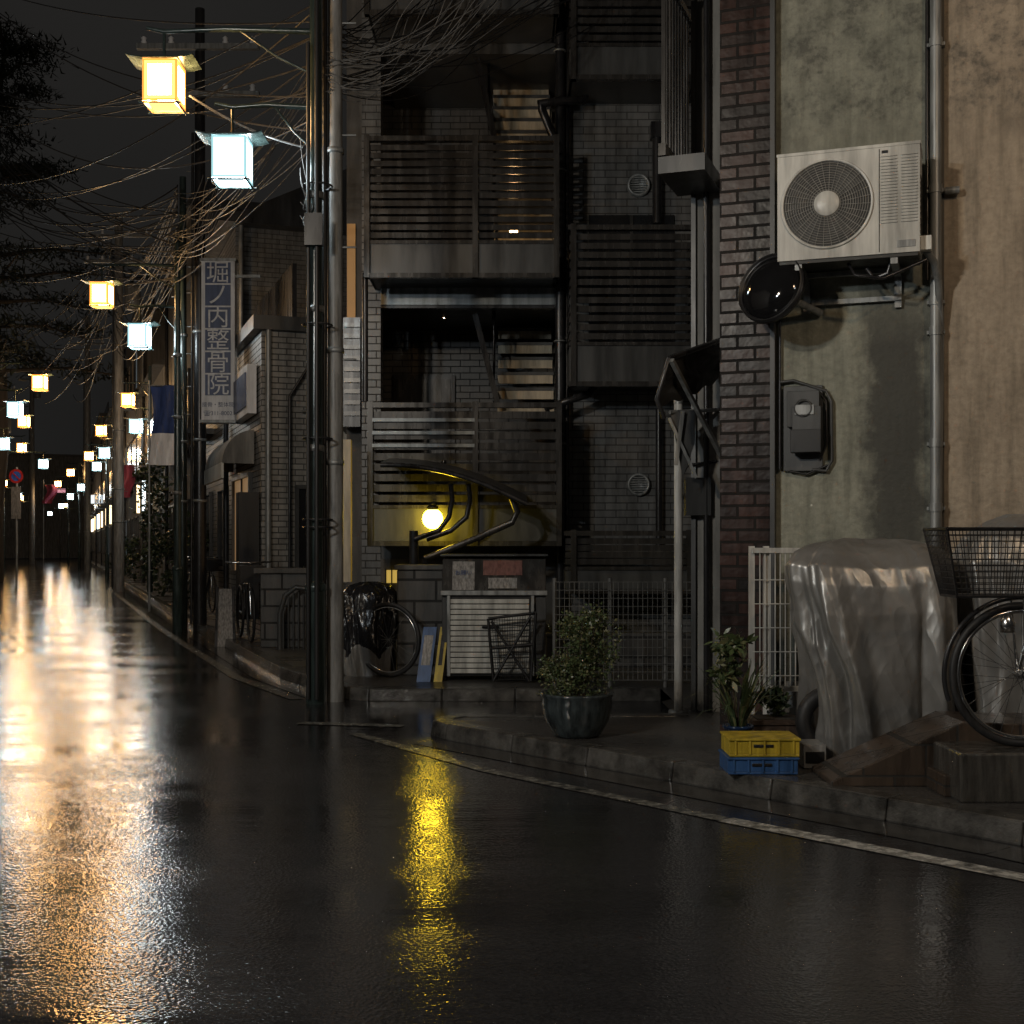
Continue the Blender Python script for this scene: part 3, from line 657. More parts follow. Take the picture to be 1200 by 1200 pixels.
fbm=M('fan_blade',(0.05,0.05,0.046),0.5)
for i in range(3):
    an0=i*2.09+0.4
    vs=[(cu+rr*math.cos(an0+da),V-0.006,cz+rr*math.sin(an0+da)) for rr,da in ((0.06,0),(RR*0.9,0.1),(RR*0.93,0.9),(0.07,0.6))]; a.quad(vs,fbm)
for i in range(1,13): a.torus((cu,V-0.014,cz),(0,1,0),0.065+(RR-0.065)*i/13,0.0017,ac_grille,56,5)
for i in range(32):
    t=2*math.pi*i/32; a.tube([(cu+0.06*math.cos(t),V-0.016,cz+0.06*math.sin(t)),(cu+RR*math.cos(t+0.12),V-0.014,cz+RR*math.sin(t+0.12))],0.0017,ac_grille,4,False,False)
a.lathe((cu,V,cz),[(0.0,-0.03),(0.05,-0.028),(0.072,-0.02),(0.074,-0.01)],ac_white,32,'y')
ua=pu(1030,V)
for cidx in range(2):
    for i in range(22):
        z=zt-0.05-i*0.018; ub=ua+cidx*((u1-ua)/2)
        a.box(ub+0.012,ub+(u1-ua)/2-0.012,V-0.007,V-0.0005,z-0.006,z,ac_white)
a.box(ua,ua+0.004,V-0.004,V-0.0005,zb+0.01,zt-0.01,ac_dark)
a.box(ua+0.10,ua+0.20,V-0.004,V-0.0005,zb+0.03,zb+0.07,galv); a.box(ua+0.015,ua+0.05,V-0.004,V-0.0005,zt-0.035,zt-0.02,dark_metal)
for i in range(10): a.box(u1+0.0005,u1+0.005,V+0.05,V+0.25,zb+0.12+i*0.035,zb+0.13+i*0.035,ac_dark)
a.box(u1+0.001,u1+0.06,V+0.06,V+0.18,zb+0.02,zb+0.10,ac_white)
for uu in (u0+0.12,u1-0.14):
    a.box(uu-0.02,uu+0.02,V+0.0,-0.004,zb-0.06,zb-0.025,galv); a.box(uu-0.02,uu+0.02,-0.03,-0.004,zb-0.24,zb-0.061,galv)
a.box(u0+0.1,u1-0.1,V+0.26,V+0.29,zb-0.055,zb-0.03,galv)
a.box(u0+0.15,u1-0.12,-0.04,-0.004,zb-0.20,zb-0.17,galv)
a.tube([(u1+0.03,V+0.14,zb+0.03),(u1+0.07,V+0.18,zb-0.03),(u1+0.09,V+0.3,zb-0.12),(u1+0.10,-0.04,zb-0.4),(u1+0.08,-0.04,zb-2.2)],0.022,galv,10)
a.tube([(u1-0.16,V+0.12,zb),(u1-0.18,V+0.12,zb-0.09),(u1-0.26,V+0.13,zb-0.11),(u1-0.3,V+0.13,zb-0.05)],0.014,dark_metal,8)
a.tube([(u1-0.4,V+0.1,zb-0.02),(u1-0.36,V+0.05,zb-0.10),(u1-0.2,V+0.05,zb-0.13),(u1-0.1,V+0.1,zb-0.08),(u1+0.03,V+0.14,zb-0.02)],0.010,dark_metal,8)
a.obj((ox,oy,0),-th,bevel=0.005)
e=B('electricity_meter')
def mb(p0,p1,q0,q1,v0,v1,m): e.box(pu(p0,v0),pu(p1,v0),v0,v1,pw((p0+p1)/2,q1,v0),pw((p0+p1)/2,q0,v0),m)
mb(918,964,452,552,-0.03,-0.003,grey_panel); mb(922,960,458,500,-0.11,-0.031,grey_panel); mb(928,962,476,528,-0.13,-0.05,grey_panel); mb(926,962,503,530,-0.15,-0.06,black)
cu2,cz2=pu(941,-0.13),pw(941,482,-0.13); mb(931,954,474,486,-0.137,-0.131,galv)
e.torus((cu2,-0.135,cz2+0.02),(0,1,0),0.05,0.006,grey_panel,24,6)
def mp(px,py,v=-0.03): return (pu(px,v),v,pw(px,py,v))
e.tube([mp(914,446),mp(914,550)],0.010,dark_metal,8); e.tube([mp(914,448),mp(930,446),mp(968,458),mp(974,470),mp(975,540),mp(968,552),mp(952,550)],0.010,grey_panel,8)
e.tube([mp(960,460),mp(968,470),mp(969,520),mp(960,540)],0.008,black,8); e.tube([mp(925,552),mp(945,556),mp(970,545)],0.008,black,8)
e.tube([mp(914,446),mp(914,300)],0.007,dark_metal,8)
e.obj((ox,oy,0),-th,bevel=0.004)
cm=B('convex_traffic_mirror')
prof=[(0.0,-0.07),(0.08,-0.064),(0.14,-0.045),(0.185,-0.012),(0.19,0.0),(0.20,0.0),(0.205,-0.03),(0.21,-0.03),(0.212,0.02),(0.17,0.05),(0.0,0.06)]
cm.lathe((0,0,0),prof[:5],mirror_m,48,'y'); cm.lathe((0,0,0),prof[4:],black,48,'y')
cm.torus((0,-0.0,0),(0,1,0),0.203,0.012,dark_metal,48,8)
cm.tube([(0,0.05,0),(0.1,0.42,0.0)],0.022,galv,12)
cm.sphere((0,0.06,0),0.05,dark_metal,14)
cm.obj(P(904,338,7.55),rot=(math.radians(-14),0,math.radians(-42)))
aw=B('folded_awning')
vs=[];n=24
for i in range(n+1):
    t=i/n
    top=Vector(P(846,398,8.85)).lerp(Vector(P(784,418,8.3)),t); bot=Vector(P(848,440,8.9)).lerp(Vector(P(770,476,8.25)),t)
    for j in range(12):
        q=top.lerp(bot,j/11); q.y+=0.05*math.sin(j*0.9+t*9)*math.sin(j/11*3.1); q.z+=0.012*math.sin(t*26)*(j/11)-0.03*math.sin(t*3.14)*(j/11) ; vs.append(tuple(q))
aw.add(vs,[(i*12+j,(i+1)*12+j,(i+1)*12+j+1,i*12+j+1) for i in range(n) for j in range(11)],awning_c,True)
aw.bar(P(787,422,8.25),P(846,536,8.85),0.028,galv); aw.bar(P(792,545,8.6),P(800,482,8.6),0.025,galv); aw.bar(P(784,490,8.6),P(816,560,8.6),0.02,galv)
aw.tube([P(784,420,8.28),P(770,468,8.22),P(778,490,8.27)],0.016,dark_metal,8); aw.tube([P(846,398,8.85),P(784,420,8.3)],0.02,dark_metal,8)
aw.quad([P(786,484,8.62),P(816,480,8.62),P(814,520,8.62),P(800,560,8.62)],grey_panel)
aw.tube([P(785,483,8.6),P(846,480,8.9)],0.013,galv,8)
aw.obj()
sp=B('steel_post'); d=8.9; sp.tube([P(795,842,d),P(795,470,d)],0.030,white_paint,16); sp.lathe((sx(795,d),d,0.06),[(0.0,0.05),(0.07,0.05),(0.075,0.0)],galv,16); sp.lathe(P(795,470,d),[(0.032,-0.02),(0.034,0.01),(0.0,0.02)],galv,16)
sp.box(sx(803,d),sx(832,d),d-0.05,d+0.05,sz(604,d),sz(560,d),grey_panel); sp.box(sx(800,d),sx(840,d),d+0.05,d+0.07,sz(582,d)-0.015,sz(582,d)+0.015,galv)
sp.tube([P(798,560,d),P(806,545,d),P(846,540,d)],0.01,dark_metal,8)
sp.obj()
wf=B('white_fence'); d=7.55; x0,x1=sx(882,d),sx(1100,d); z0,z1=sz(822,d),sz(642,d)
for px in (882,899,960,1030,1098): wf.box(sx(px,d)-0.016,sx(px,d)+0.016,d+0.02,d+0.05,0.1,z1+0.01,white_paint)
wf.box(x0,x1,d-0.01,d+0.018,z1-0.03,z1,white_paint); wf.box(x0,x1,d-0.01,d+0.018,z0+0.06,z0+0.09,white_paint)
x=x0+0.04
while x<x1: wf.box(x,x+0.006,d,d+0.006,z0+0.09,z1-0.03,white_paint); x+=0.03
for i in range(5): z=z0+0.15+i*(z1-z0-0.2)/5; wf.box(x0,x1,d-0.006,d-0.001,z,z+0.005,white_paint)
wf.obj()
t=B('tiled_ramp'); d=6.12
p=[(sx(975,d),0.1),(sx(1300,d),0.1),(sx(1300,d),0.40),(sx(1190,d),0.40),(sx(1130,d),sz(846,d)),(sx(975,d),sz(916,d))]
vs=[(x,d,z) for x,z in p]+[(x,d+0.42,z) for x,z in p]; n=6
t.add(vs,[(0,1,2,3,4,5),tuple(range(11,5,-1))]+[(i,i+6,(i+1)%6+6,(i+1)%6) for i in range(6)],terra)
t.box(sx(1085,d),4.6,d-0.26,d-0.003,0.1,0.20,terra)
t.obj(bevel=0.006)
t=B('stone_step'); d=5.72; t.box(sx(1126,d),4.6,d,d+0.38,0.1,0.322,M('step_stone',(0.055,0.052,0.047),0.2,0,0.5,6,0.3)); t.obj(bevel=0.01)
# ------------------------------------------------------------------ bicycle
bk=B('bicycle'); y=5.92; gz=0.322; r=0.335; fx=sx(1197,y); rx=fx+1.07
def wheel(cx):
    c=(cx,y,gz+r+0.0); bk.torus(c,(0,1,0),r-0.017,0.018,rubber,64,10); bk.torus(c,(0,1,0),r-0.042,0.011,chrome,64,8); bk.tube([(cx,y-0.05,c[2]),(cx,y+0.05,c[2])],0.02,chrome,12)
    for i in range(36):
        a=2*math.pi*i/36; s=1 if i%2 else -1; off=0.5 if (i//2)%2 else -0.5
        bk.tube([(cx+0.02*math.cos(a+off*2),y+s*0.03,c[2]+0.02*math.sin(a+off*2)),(cx+(r-0.05)*math.cos(a),y,c[2]+(r-0.05)*math.sin(a))],0.0014,chrome,4,False,False)
    bk.torus(c,(0,1,0),r+0.022,0.012,dark_metal,40,6,*( (math.radians(-200),math.radians(-60)) if cx==fx else (math.radians(-210),math.radians(-10)) ))
wheel(fx); wheel(rx)
zc=gz+r
hd=(fx+0.17,y,zc+0.42); bb=(fx+0.60,y,gz+0.28); seat=(fx+0.76,y,zc+0.36)
for s_ in (-0.045,0.045): bk.tube([(fx,y+s_,zc),(fx+0.04,y+s_,zc+0.16),(fx+0.11,y+s_,zc+0.34),hd],0.011,chrome,8); bk.tube([(rx,y+s_,zc),bb],0.01,dark_metal,8); bk.tube([(rx,y+s_,zc),(seat[0],y,seat[2])],0.009,dark_metal,8)
bk.tube([hd,(fx+0.30,y,zc+0.18),(fx+0.45,y,zc+0.0),bb],0.018,dark_metal,12); bk.tube([hd,(fx+0.13,y,zc+0.34)],0.022,dark_metal,12)
bk.tube([bb,seat,(seat[0]+0.05,y,seat[2]+0.16)],0.016,dark_metal,12); bk.tube([hd,(hd[0]+0.05,y,hd[2]+0.20)],0.013,chrome,10)
hb_=(hd[0]+0.05,y,hd[2]+0.20)
bk.tube([(hb_[0]+0.20,y-0.28,hb_[2]+0.02),(hb_[0]+0.05,y-0.25,hb_[2]+0.05),hb_,(hb_[0]+0.05,y+0.25,hb_[2]+0.05),(hb_[0]+0.20,y+0.28,hb_[2]+0.02)],0.011,chrome,10)
for s_ in (-1,1): bk.tube([(hb_[0]+0.10,y+s_*0.262,hb_[2]+0.04),(hb_[0]+0.22,y+s_*0.285,hb_[2]+0.017)],0.017,black,10)
bk.sphere((seat[0]+0.07,y,seat[2]+0.19),(0.13,0.09,0.035),black,20)
bk.torus((bb[0],y-0.04,bb[2]),(0,1,0),0.085,0.006,chrome,30,6); bk.tube([(bb[0],y-0.06,bb[2]),(bb[0]+0.12,y-0.06,bb[2]-0.11)],0.01,chrome,8); bk.box(bb[0]+0.07,bb[0]+0.17,y-0.14,y-0.07,bb[2]-0.125,bb[2]-0.10,black)
bk.tube([(rx-0.02,y-0.06,zc),(bb[0]+0.0,y-0.05,bb[2]+0.085)],0.006,chrome,6)
for s_ in (-0.09,0.09): bk.tube([(rx,y+s_,zc),(rx+0.08,y+s_*1.3,gz+0.01)],0.008,chrome,8); bk.tube([(rx,y+s_,zc),(rx-0.02,y+s_,zc+0.40)],0.006,chrome,6)
bk.box(rx-0.18,rx+0.2,y-0.07,y+0.07,zc+0.40,zc+0.41,chrome)
def ring(z,x0,x1,w): return [(x0,y-w,z),(x1,y-w,z),(x1,y+w,z),(x0,y+w,z)]
zb0=sz(698,y); zt0=sz(620,y); b0=(sx(1112,y),sx(1215,y)-0.0,0.11); b1=(sx(1096,y),sx(1232,y),0.165)
nl=11
for i in range(nl+1):
    t=i/nl; rg=ring(zb0+(zt0-zb0)*t+0.0,b0[0]+(b1[0]-b0[0])*t,b0[1]+(b1[1]-b0[1])*t,b0[2]+(b1[2]-b0[2])*t)
    bk.tube(rg+[rg[0]],0.007 if i in (0,nl) else 0.0024,black,6,False)
lo=ring(zb0,b0[0],b0[1],b0[2]); hi=ring(zt0,b1[0],b1[1],b1[2])
for e_ in range(4):
    for i in range(16):
        t=i/16; a_=Vector(lo[e_]).lerp(Vector(lo[(e_+1)%4]),t); c_=Vector(hi[e_]).lerp(Vector(hi[(e_+1)%4]),t); bk.tube([a_,c_],0.0024 if i else 0.006,black,4,False,False)
for i in range(8):
    a_=b0[0]+(b0[1]-b0[0])*i/7; bk.tube([(a_,y-b0[2],zb0),(a_,y+b0[2],zb0)],0.0025,black,4,False,False)
bk.tube([(fx,y-0.05,zc),(fx-0.02,y-0.08,zb0)],0.006,chrome,6); bk.tube([(fx,y+0.05,zc),(fx-0.02,y+0.08,zb0)],0.006,chrome,6)
bk.lathe((fx-0.10,y-0.09,zc+0.20),[(0,0),(0.03,0),(0.035,0.04),(0.02,0.08),(0,0.09)],chrome,16)
bk.obj()
# ------------------------------------------------------------------ plants and pots
def leaves(b,c,rad,n,size,mats,seed,up=0.2,long=1.0):
    r_=random.Random(seed)
    cl=[(Vector((r_.gauss(0,0.42),r_.gauss(0,0.42),r_.uniform(-1,1)*0.85))) for _ in range(max(6,n//55))]
    for i in range(n):
        q=cl[r_.randrange(len(cl))]+Vector((r_.gauss(0,0.17),r_.gauss(0,0.17),r_.gauss(0,0.17)))
        if q.length>1.25: continue
        p=Vector((c[0]+q.x*rad[0],c[1]+q.y*rad[1],c[2]+q.z*rad[2]))
        dv=Vector((r_.gauss(0,1),r_.gauss(0,1),r_.gauss(up,0.7))).normalized(); w=dv.orthogonal().normalized(); w.rotate(Matrix.Rotation(r_.uniform(0,6.28),3,dv))
        s_=size*r_.uniform(0.6,1.3); l=dv*s_*long; w=w*s_*0.28
        b.quad([p,p+l*0.5+w,p+l,p+l*0.5-w],mats[min(len(mats)-1,int(abs(r_.gauss(0,1.0))))])
sh=B('potted_shrub'); c0=P(676,868,7.75); pz=0.1; cx,cy=c0[0],7.75
sh.lathe((cx,cy,pz),[(0.0,0.0),(0.13,0.0),(0.15,0.02),(0.195,0.10),(0.215,0.19),(0.212,0.235),(0.225,0.25),(0.225,0.265),(0.205,0.265),(0.19,0.22),(0.0,0.22)],potm,48)
sh.lathe((cx,cy,pz),[(0,0.225),(0.195,0.225)],soil_m,30)
for i in range(9):
    a=i*0.7; e_=Vector((cx+0.14*math.cos(a),cy+0.12*math.sin(a),pz+R.uniform(0.45,0.72))); sh.tube([(cx+0.03*math.cos(a),cy,pz+0.2),(cx+0.07*math.cos(a),cy+0.05*math.sin(a),pz+0.4),e_],[0.008,0.006,0.003],bark,6)
leaves(sh,(cx-0.03,cy,pz+0.35),(0.22,0.19,0.14),3000,0.022,(leafB,leafC,leafA,leafA),3,0.3)
leaves(sh,(cx+0.04,cy,pz+0.56),(0.19,0.15,0.22),3200,0.024,(leafB,leafC,leafA,leafC),5,0.5)
sh.obj()
pp=B('potted_plant'); d=6.95; cx=sx(865,d)
pp.lathe((cx,d,0.1),[(0,0),(0.055,0),(0.06,0.01),(0.075,0.16),(0.085,0.165),(0.085,0.18),(0.07,0.18),(0.065,0.15),(0,0.15)],navy,32)
for i in range(56):
    a=R.uniform(0,6.28); L_=R.uniform(0.16,0.46); up=R.uniform(0.25,0.48); tip=R.uniform(0.02,0.25)
    base=Vector((cx+0.03*math.cos(a),d+0.03*math.sin(a),0.25)); pts=[]
    for j in range(6):
        t_=j/5; pts.append(base+Vector((math.cos(a)*L_*0.6*t_**1.3,math.sin(a)*L_*0.5*t_**1.3,up*t_-tip*t_**3)))
    w=0.008; side=Vector((-math.sin(a),math.cos(a),0))
    for j in range(5):
        w0=w*(1-abs(2*j/5-0.8)*0.6); w1=w*(1-abs(2*(j+1)/5-0.8)*0.6) if j<4 else 0.001
        pp.quad([pts[j]-side*w0,pts[j]+side*w0,pts[j+1]+side*w1,pts[j+1]-side*w1],R.choice((leafB,leafC,leafB,leafA)))
leaves(pp,(cx-0.08,d,0.62),(0.15,0.12,0.16),380,0.045,(leafB,leafC,leafA),15,-0.2,1.5)
pp.tube([(cx,d,0.25),(cx-0.03,d,0.5),(cx-0.07,d,0.72)],[0.007,0.005,0.003],bark,6)
pp.obj()
p2=B('potted_plant'); cx=sx(908,7.1); p2.box(cx-0.13,cx+0.13,7.02,7.25,0.1,0.27,potb); p2.box(cx-0.14,cx+0.14,7.01,7.26,0.27,0.295,potb); p2.box(cx-0.11,cx+0.11,7.04,7.23,0.296,0.30,soil_m)
leaves(p2,(cx,7.14,0.38),(0.12,0.1,0.09),260,0.045,(leafA,leafB,leafB),21,0.3); p2.obj()
cr=B('plastic_crates'); d=6.42; x0,x1=sx(855,d),sx(937,d)
def crate(z0,z1,m,dx):
    cr.box(x0+dx,x1+dx,d,d+0.26,z0,z0+0.012,m)
    for (a_,b_,c_,d_) in ((x0,x1,d,d+0.008),(x0,x1,d+0.252,d+0.26),(x0,x0+0.008,d+0.009,d+0.251),(x1-0.008,x1,d+0.009,d+0.251)): cr.box(a_+dx,b_+dx,c_,d_,z0+0.0125,z1-0.012,m)
    cr.box(x0-0.006+dx,x1+0.006+dx,d-0.008,d+0.27,z1-0.011,z1,m)
    for i in range(5): xx=x0+dx+0.03+i*(x1-x0-0.06)/4; cr.box(xx-0.005,xx+0.005,d-0.007,d-0.001,z0+0.01,z1-0.013,m)
    cr.box(x0+dx+0.12,x0+dx+0.22,d-0.005,d-0.001,z1-0.045,z1-0.03,black)
crate(0.105,0.19,blue_pl,-0.008); crate(0.194,0.285,yellow_pl,0.0); cr.obj(bevel=0.003)
br=B('concrete_block'); d=6.6; br.box(sx(942,d),sx(968,d),d,d+0.2,0.105,0.105+0.12,concrete); br.box(sx(944,d),sx(966,d),d-0.003,d-0.001,0.13,0.19,black); br.obj(bevel=0.006)
# ------------------------------------------------------------------ street buildings
TH=math.atan2(0.335,0.942)
def win(b,u0,u1,z0,z1,face,m=glass_m,lit=None,Wd=0):
    def bx(a0,a1,c0,c1,t0,t1,mm):
        if face=='n': b.box(a0,a1,-t1,-t0,c0,c1,mm)
        else: b.box(-t1,-t0,a0,a1,c0,c1,mm)
    bx(u0,u1,z0,z1,0.003,0.02,lit or m); e_=0.05
    bx(u0-e_,u1+e_,z1,z1+e_,0.002,0.07,grey_panel); bx(u0-e_,u1+e_,z0-e_,z0,0.002,0.09,grey_panel)
    bx(u0-e_,u0,z0,z1,0.002,0.06,grey_panel); bx(u1,u1+e_,z0,z1,0.002,0.06,grey_panel); c_=(u0+u1)/2; bx(c_-0.02,c_+0.02,z0,z1,0.021,0.045,grey_panel)
dimw=E('dim_window_warm',(1.0,0.6,0.28),0.16); dimc=E('dim_window_cool',(0.75,0.9,1.0),0.3); shopw=E('shop_light',(1.0,0.75,0.42),3.0); shopc=E('shop_light_cool',(0.8,0.95,1.0),3.0)
def sbuild(name,x,y,L_,W_,H,m,roof='flat',seed=0,fl=2.8,lit=0.15,shop=False):
    b=B(name); r_=random.Random(seed); b.box(0,W_,0,L_,0.1,H,m)
    if roof=='flat':
        b.box(-0.12,W_+0.1,-0.12,L_+0.1,H,H+0.18,grey_panel)
        b.box(0.4,0.46,0.0,L_,H+0.18,H+0.9,dark_metal)
    else:
        rh=W_*0.28; vs=[(-0.3,-0.3,H),(W_+0.3,-0.3,H),(W_/2,-0.3,H+rh),(-0.3,L_+0.3,H),(W_+0.3,L_+0.3,H),(W_/2,L_+0.3,H+rh)]
        b.add(vs,[(0,1,2),(3,5,4),(0,2,5,3),(1,4,5,2),(0,3,4,1)],roof_m)
    nf_=int(H/fl)
    for f_ in range(nf_):
        z=0.9+f_*fl
        k_=max(1,int(L_/2.2))
        for i in range(k_):
            v0=L_*(i+0.25)/k_; v1=L_*(i+0.75)/k_
            win(b,v0,v1,z,z+1.3,'s',lit=(r_.choice((dimw,dimc)) if r_.random()<lit else None))
            if f_>0 and r_.random()<0.5:
                b.box(-0.55,-0.5,v0-0.3,v1+0.3,z-0.3,z+0.6,brown_metal); b.box(-0.55,-0.0,v0-0.3,v1+0.3,z-0.4,z-0.3,grey_panel)
            if shop and f_==0 and r_.random()<0.6:
                b.box(-0.5,-0.42,v0,v0+0.12,2.2,3.0,r_.choice((shopw,shopc))); b.box(-0.42,-0.0,v0+0.04,v0+0.08,2.6,2.64,dark_metal)
        if f_>0 or r_.random()<0.5: win(b,W_*0.15,W_*0.15+0.8,z,z+1.1,'n',lit=(dimw if r_.random()<lit else None))
    b.tube([(0.08,-0.06,0.1),(0.08,-0.06,H)],0.04,galv,10); b.tube([(-0.06,L_-0.1,0.1),(-0.06,L_-0.1,H)],0.04,dark_metal,10)
    if r_.random()<0.5:
        b.box(0.9,1.6,-0.35,-0.05,2.6,3.15,ac_white); b.lathe((1.15,-0.352,2.87),[(0,0),(0.2,0)],ac_dark,20,'y')
    return b
b=sbuild('tiled_shop_building',0,0,3.3,3.2,4.05,tile_white,'flat',1)
vs=[];n=8
for i in range(n+1):
    a_=math.pi/2*i/n
    for v in (0.5,2.6): vs.append((-0.02-0.42*math.sin(a_),v,2.35+0.45*math.cos(a_)))
b.add(vs,[(2*i,2*i+1,2*i+3,2*i+2) for i in range(n)],plast_g,True)
for v in (0.5,2.6): b.quad([(-0.02-0.42*math.sin(math.pi/2*i/n),v,2.35+0.45*math.cos(math.pi/2*i/n)) for i in range(n+1)]+[(-0.02,v,2.35)],plast_g)
b.box(-0.45,-0.42,0.5,2.6,2.15,2.36,door_w)
b.box(-0.14,-0.02,0.3,1.9,3.0,3.65,sign_white); b.box(-0.16,-0.141,0.4,1.8,3.1,3.55,sign_blue)
b.tube([(0.35,-0.1,0.8),(0.35,-0.1,3.2),(0.6,-0.1,3.6),(0.6,-0.1,4.3)],0.02,dark_metal,8); b.tube([(0.5,-0.1,3.0),(0.9,-0.1,3.2),(0.9,-0.1,4.6)],0.015,galv,8)
b.box(-0.28,-0.02,0.05,0.35,0.3,1.95,black)
b.obj((-3.25,16.6,0),TH)
sbuild('clinic_building',0,0,5.2,4.5,6.4,tile_dark,'gable',2).obj((-4.45,20.6,0),TH)
sbuild('townhouse',0,0,6.5,5,8.3,plast_d,'flat',3,lit=0.1).obj((-6.6,26.6,0),TH)
sbuild('townhouse',0,0,7.5,6,6.0,plast_g,'gable',4,lit=0.2,shop=True).obj((-9.2,33.8,0),TH)
sbuild('townhouse',0,0,9,6,9.0,plast_d,'flat',5,lit=0.3,shop=True).obj((-12.2,42,0),TH)
sbuild('townhouse',0,0,10,6,7.0,tile_dim,'gable',6,lit=0.4,shop=True).obj((-15.7,52,0),TH)
sbuild('townhouse',0,0,14,7,8.0,plast_d,'flat',8,lit=0.4,shop=True).obj((-20.0,64,0),TH)
sbuild('townhouse',0,0,22,9,9.5,plast_d,'flat',9,lit=0.5,shop=True).obj((-26.0,81,0),TH)
sbuild('townhouse',0,0,12,26,10,plast_g,'flat',10,lit=0.7,shop=True).obj((-62,118,0),TH)
for i,(yy,hh) in enumerate(((2,7),(12,8),(22,7),(33,8.5),(45,7),(58,9),(75,8),(92,10))):
    xx=-8.3-7.5 if yy<8 else (-6.9-0.36*(yy-8)-1.4-7.4)
    sbuild('townhouse',0,0,9 if yy<60 else 15,7,hh,plast_d if i%2 else plast_g,'gable' if i%2 else 'flat',20+i,lit=0.1).obj((xx-0.4,yy,0),TH if yy>8 else 0)
d=18.0; s=B('vertical_clinic_sign'); x0,x1=sx(236,d),sx(275,d); zt=sz(306,d); zb=sz(492,d); st_=(zt-zb-0.34)/6
s.box(x0,x1,d,d+0.16,zb,zt,sign_white); s.box(x0-0.02,x1+0.02,d-0.015,d+0.175,zt,zt+0.04,galv); s.box(x0-0.02,x1+0.02,d-0.015,d+0.175,zb-0.04,zb,galv)
for i in range(6):
    z1=zt-0.02-i*st_; s.box(x0+0.055,x1-0.055,d-0.012,d-0.001,z1-st_+0.025,z1,sign_blue)
for z in (zb+0.4,zt-0.2): s.box(x1,x1+0.35,d+0.05,d+0.09,z-0.02,z+0.02,galv)
so=s.obj()
for i,ch in enumerate('堀ノ内整骨院'): text('character_%d'%i,ch,0.33,((x0+x1)/2,d-0.014,zt-0.02-st_*0.5-i*st_),sign_white,so,0.003)
text('phone_number','☎311-8002',0.08,((x0+x1)/2,d-0.004,zb+0.09),sign_blue,so,0.002)
text('sub_text','接骨・整体院',0.075,((x0+x1)/2,d-0.004,zb+0.21),sign_blue,so,0.002)
def banner(name,px,py0,py1,wpx,d,m,m2):
    b=B(name); n=10; vs=[]
    for i in range(n+1):
        for j in range(9):
            t=i/n;u=j/8; vs.append((sx(px+wpx*u+3*math.sin(t*5),d),d+0.06*math.sin(u*7+t*3),sz(py0+(py1-py0)*t,d)))
    for i in range(n): b.add(vs[i*9:i*9+18],[(j,j+1,j+10,j+9) for j in range(8)],m if i<n*0.6 or not m2 else m2,True)
    b.tube([(sx(px-1,d),d,0.1),(sx(px-1,d),d,sz(py0-6,d))],0.02,galv,8); b.tube([(sx(px-1,d),d,sz(py0,d)),(sx(px+wpx+1,d),d,sz(py0,d))],0.012,galv,8)
    b.obj()
banner('hanging_banner',176,452,545,32,22.5,flag_blue,sign_white); banner('hanging_banner',141,545,583,15,38,flag_pink,None); banner('hanging_banner',52,568,590,12,60,flag_pink,None)
n_=B('no_parking_sign'); d=42; c=P(19,558,d); rd=M('sign_red',(0.55,0.03,0.03),0.4); n_.lathe(c,[(0,0),(0.16,0)],M('sign_blue_disc',(0.05,0.15,0.6),0.4),28,'y'); n_.lathe((c[0],c[1]-0.01,c[2]),[(0.16,0.0),(0.235,0)],rd,28,'y'); n_.bar((c[0]-0.11,c[1]-0.02,c[2]+0.11),(c[0]+0.11,c[1]-0.02,c[2]-0.11),0.035,rd)
n_.tube([(c[0],c[1]+0.05,0),(c[0],c[1]+0.05,c[2]+0.3)],0.04,galv,10); n_.box(c[0]-0.16,c[0]+0.16,c[1]-0.01,c[1]+0.0,c[2]-1.4,c[2]-0.35,poster_w); n_.obj()
for px,py,w_,h_,dd,mm in ((112,585,0.9,0.6,74,E('sign_glow_white',(0.85,0.95,1.0),0.9)),(70,575,1.0,0.4,100,E('sign_glow_pink',(1.0,0.45,0.55),0.6))):
    q=B('shop_sign'); c=P(px,py,dd); q.box(c[0]-w_/2,c[0]+w_/2,c[1],c[1]+0.2,c[2]-h_/2,c[2]+h_/2,dark_metal); q.box(c[0]-w_/2+0.05,c[0]+w_/2-0.05,c[1]-0.02,c[1]-0.002,c[2]-h_/2+0.05,c[2]+h_/2-0.05,mm)
    q.tube([(c[0],c[1]+0.1,0.1),(c[0],c[1]+0.1,c[2])],0.05,dark_metal,8); q.obj()
lw=B('planter_wall'); lw.box(sx(305,14.5),sx(368,14.5),14.5,14.75,0.1,sz(672,14.5),stone_m); lw.box(sx(300,14.6),sx(370,14.6),14.45,14.8,sz(672,14.5),sz(666,14.5),plast_d); lw.obj(bevel=0.01)
ar=B('arched_gate'); d=14.3
ar.tube([P(328,775,d),P(328,720,d),P(334,698,d),P(347,688,d),P(360,690,d),P(368,700,d)],0.03,grey_panel,10)
for q in range(332,368,6): ar.tube([P(q,772,d),P(q,702-8*math.sin((q-328)/40*3.14),d)],0.012,grey_panel,6)
ar.obj()
ab=B('a_frame_sign'); d=15.8; ab.add([P(254,760,d),P(274,760,d),P(272,690,d+0.25),P(256,690,d+0.25)],[(0,1,2,3)],poster_w); ab.add([P(254,748,d+0.5),P(274,748,d+0.5),P(272,690,d+0.26),P(256,690,d+0.26)],[(3,2,1,0)],poster_w); ab.bar(P(253,762,d-0.01),P(255,688,d+0.24),0.03,dark_metal); ab.bar(P(275,762,d-0.01),P(273,688,d+0.24),0.03,dark_metal); ab.obj()
hd_=B('street_shrubs')
for i in range(7):
    yy=24+i*6; xx=-4.6-(yy-18.75)*0.353+0.55; leaves(hd_,(xx,yy,0.9),(0.35,0.9,0.8),500,0.12,(leafA,leafB,leafA),40+i)
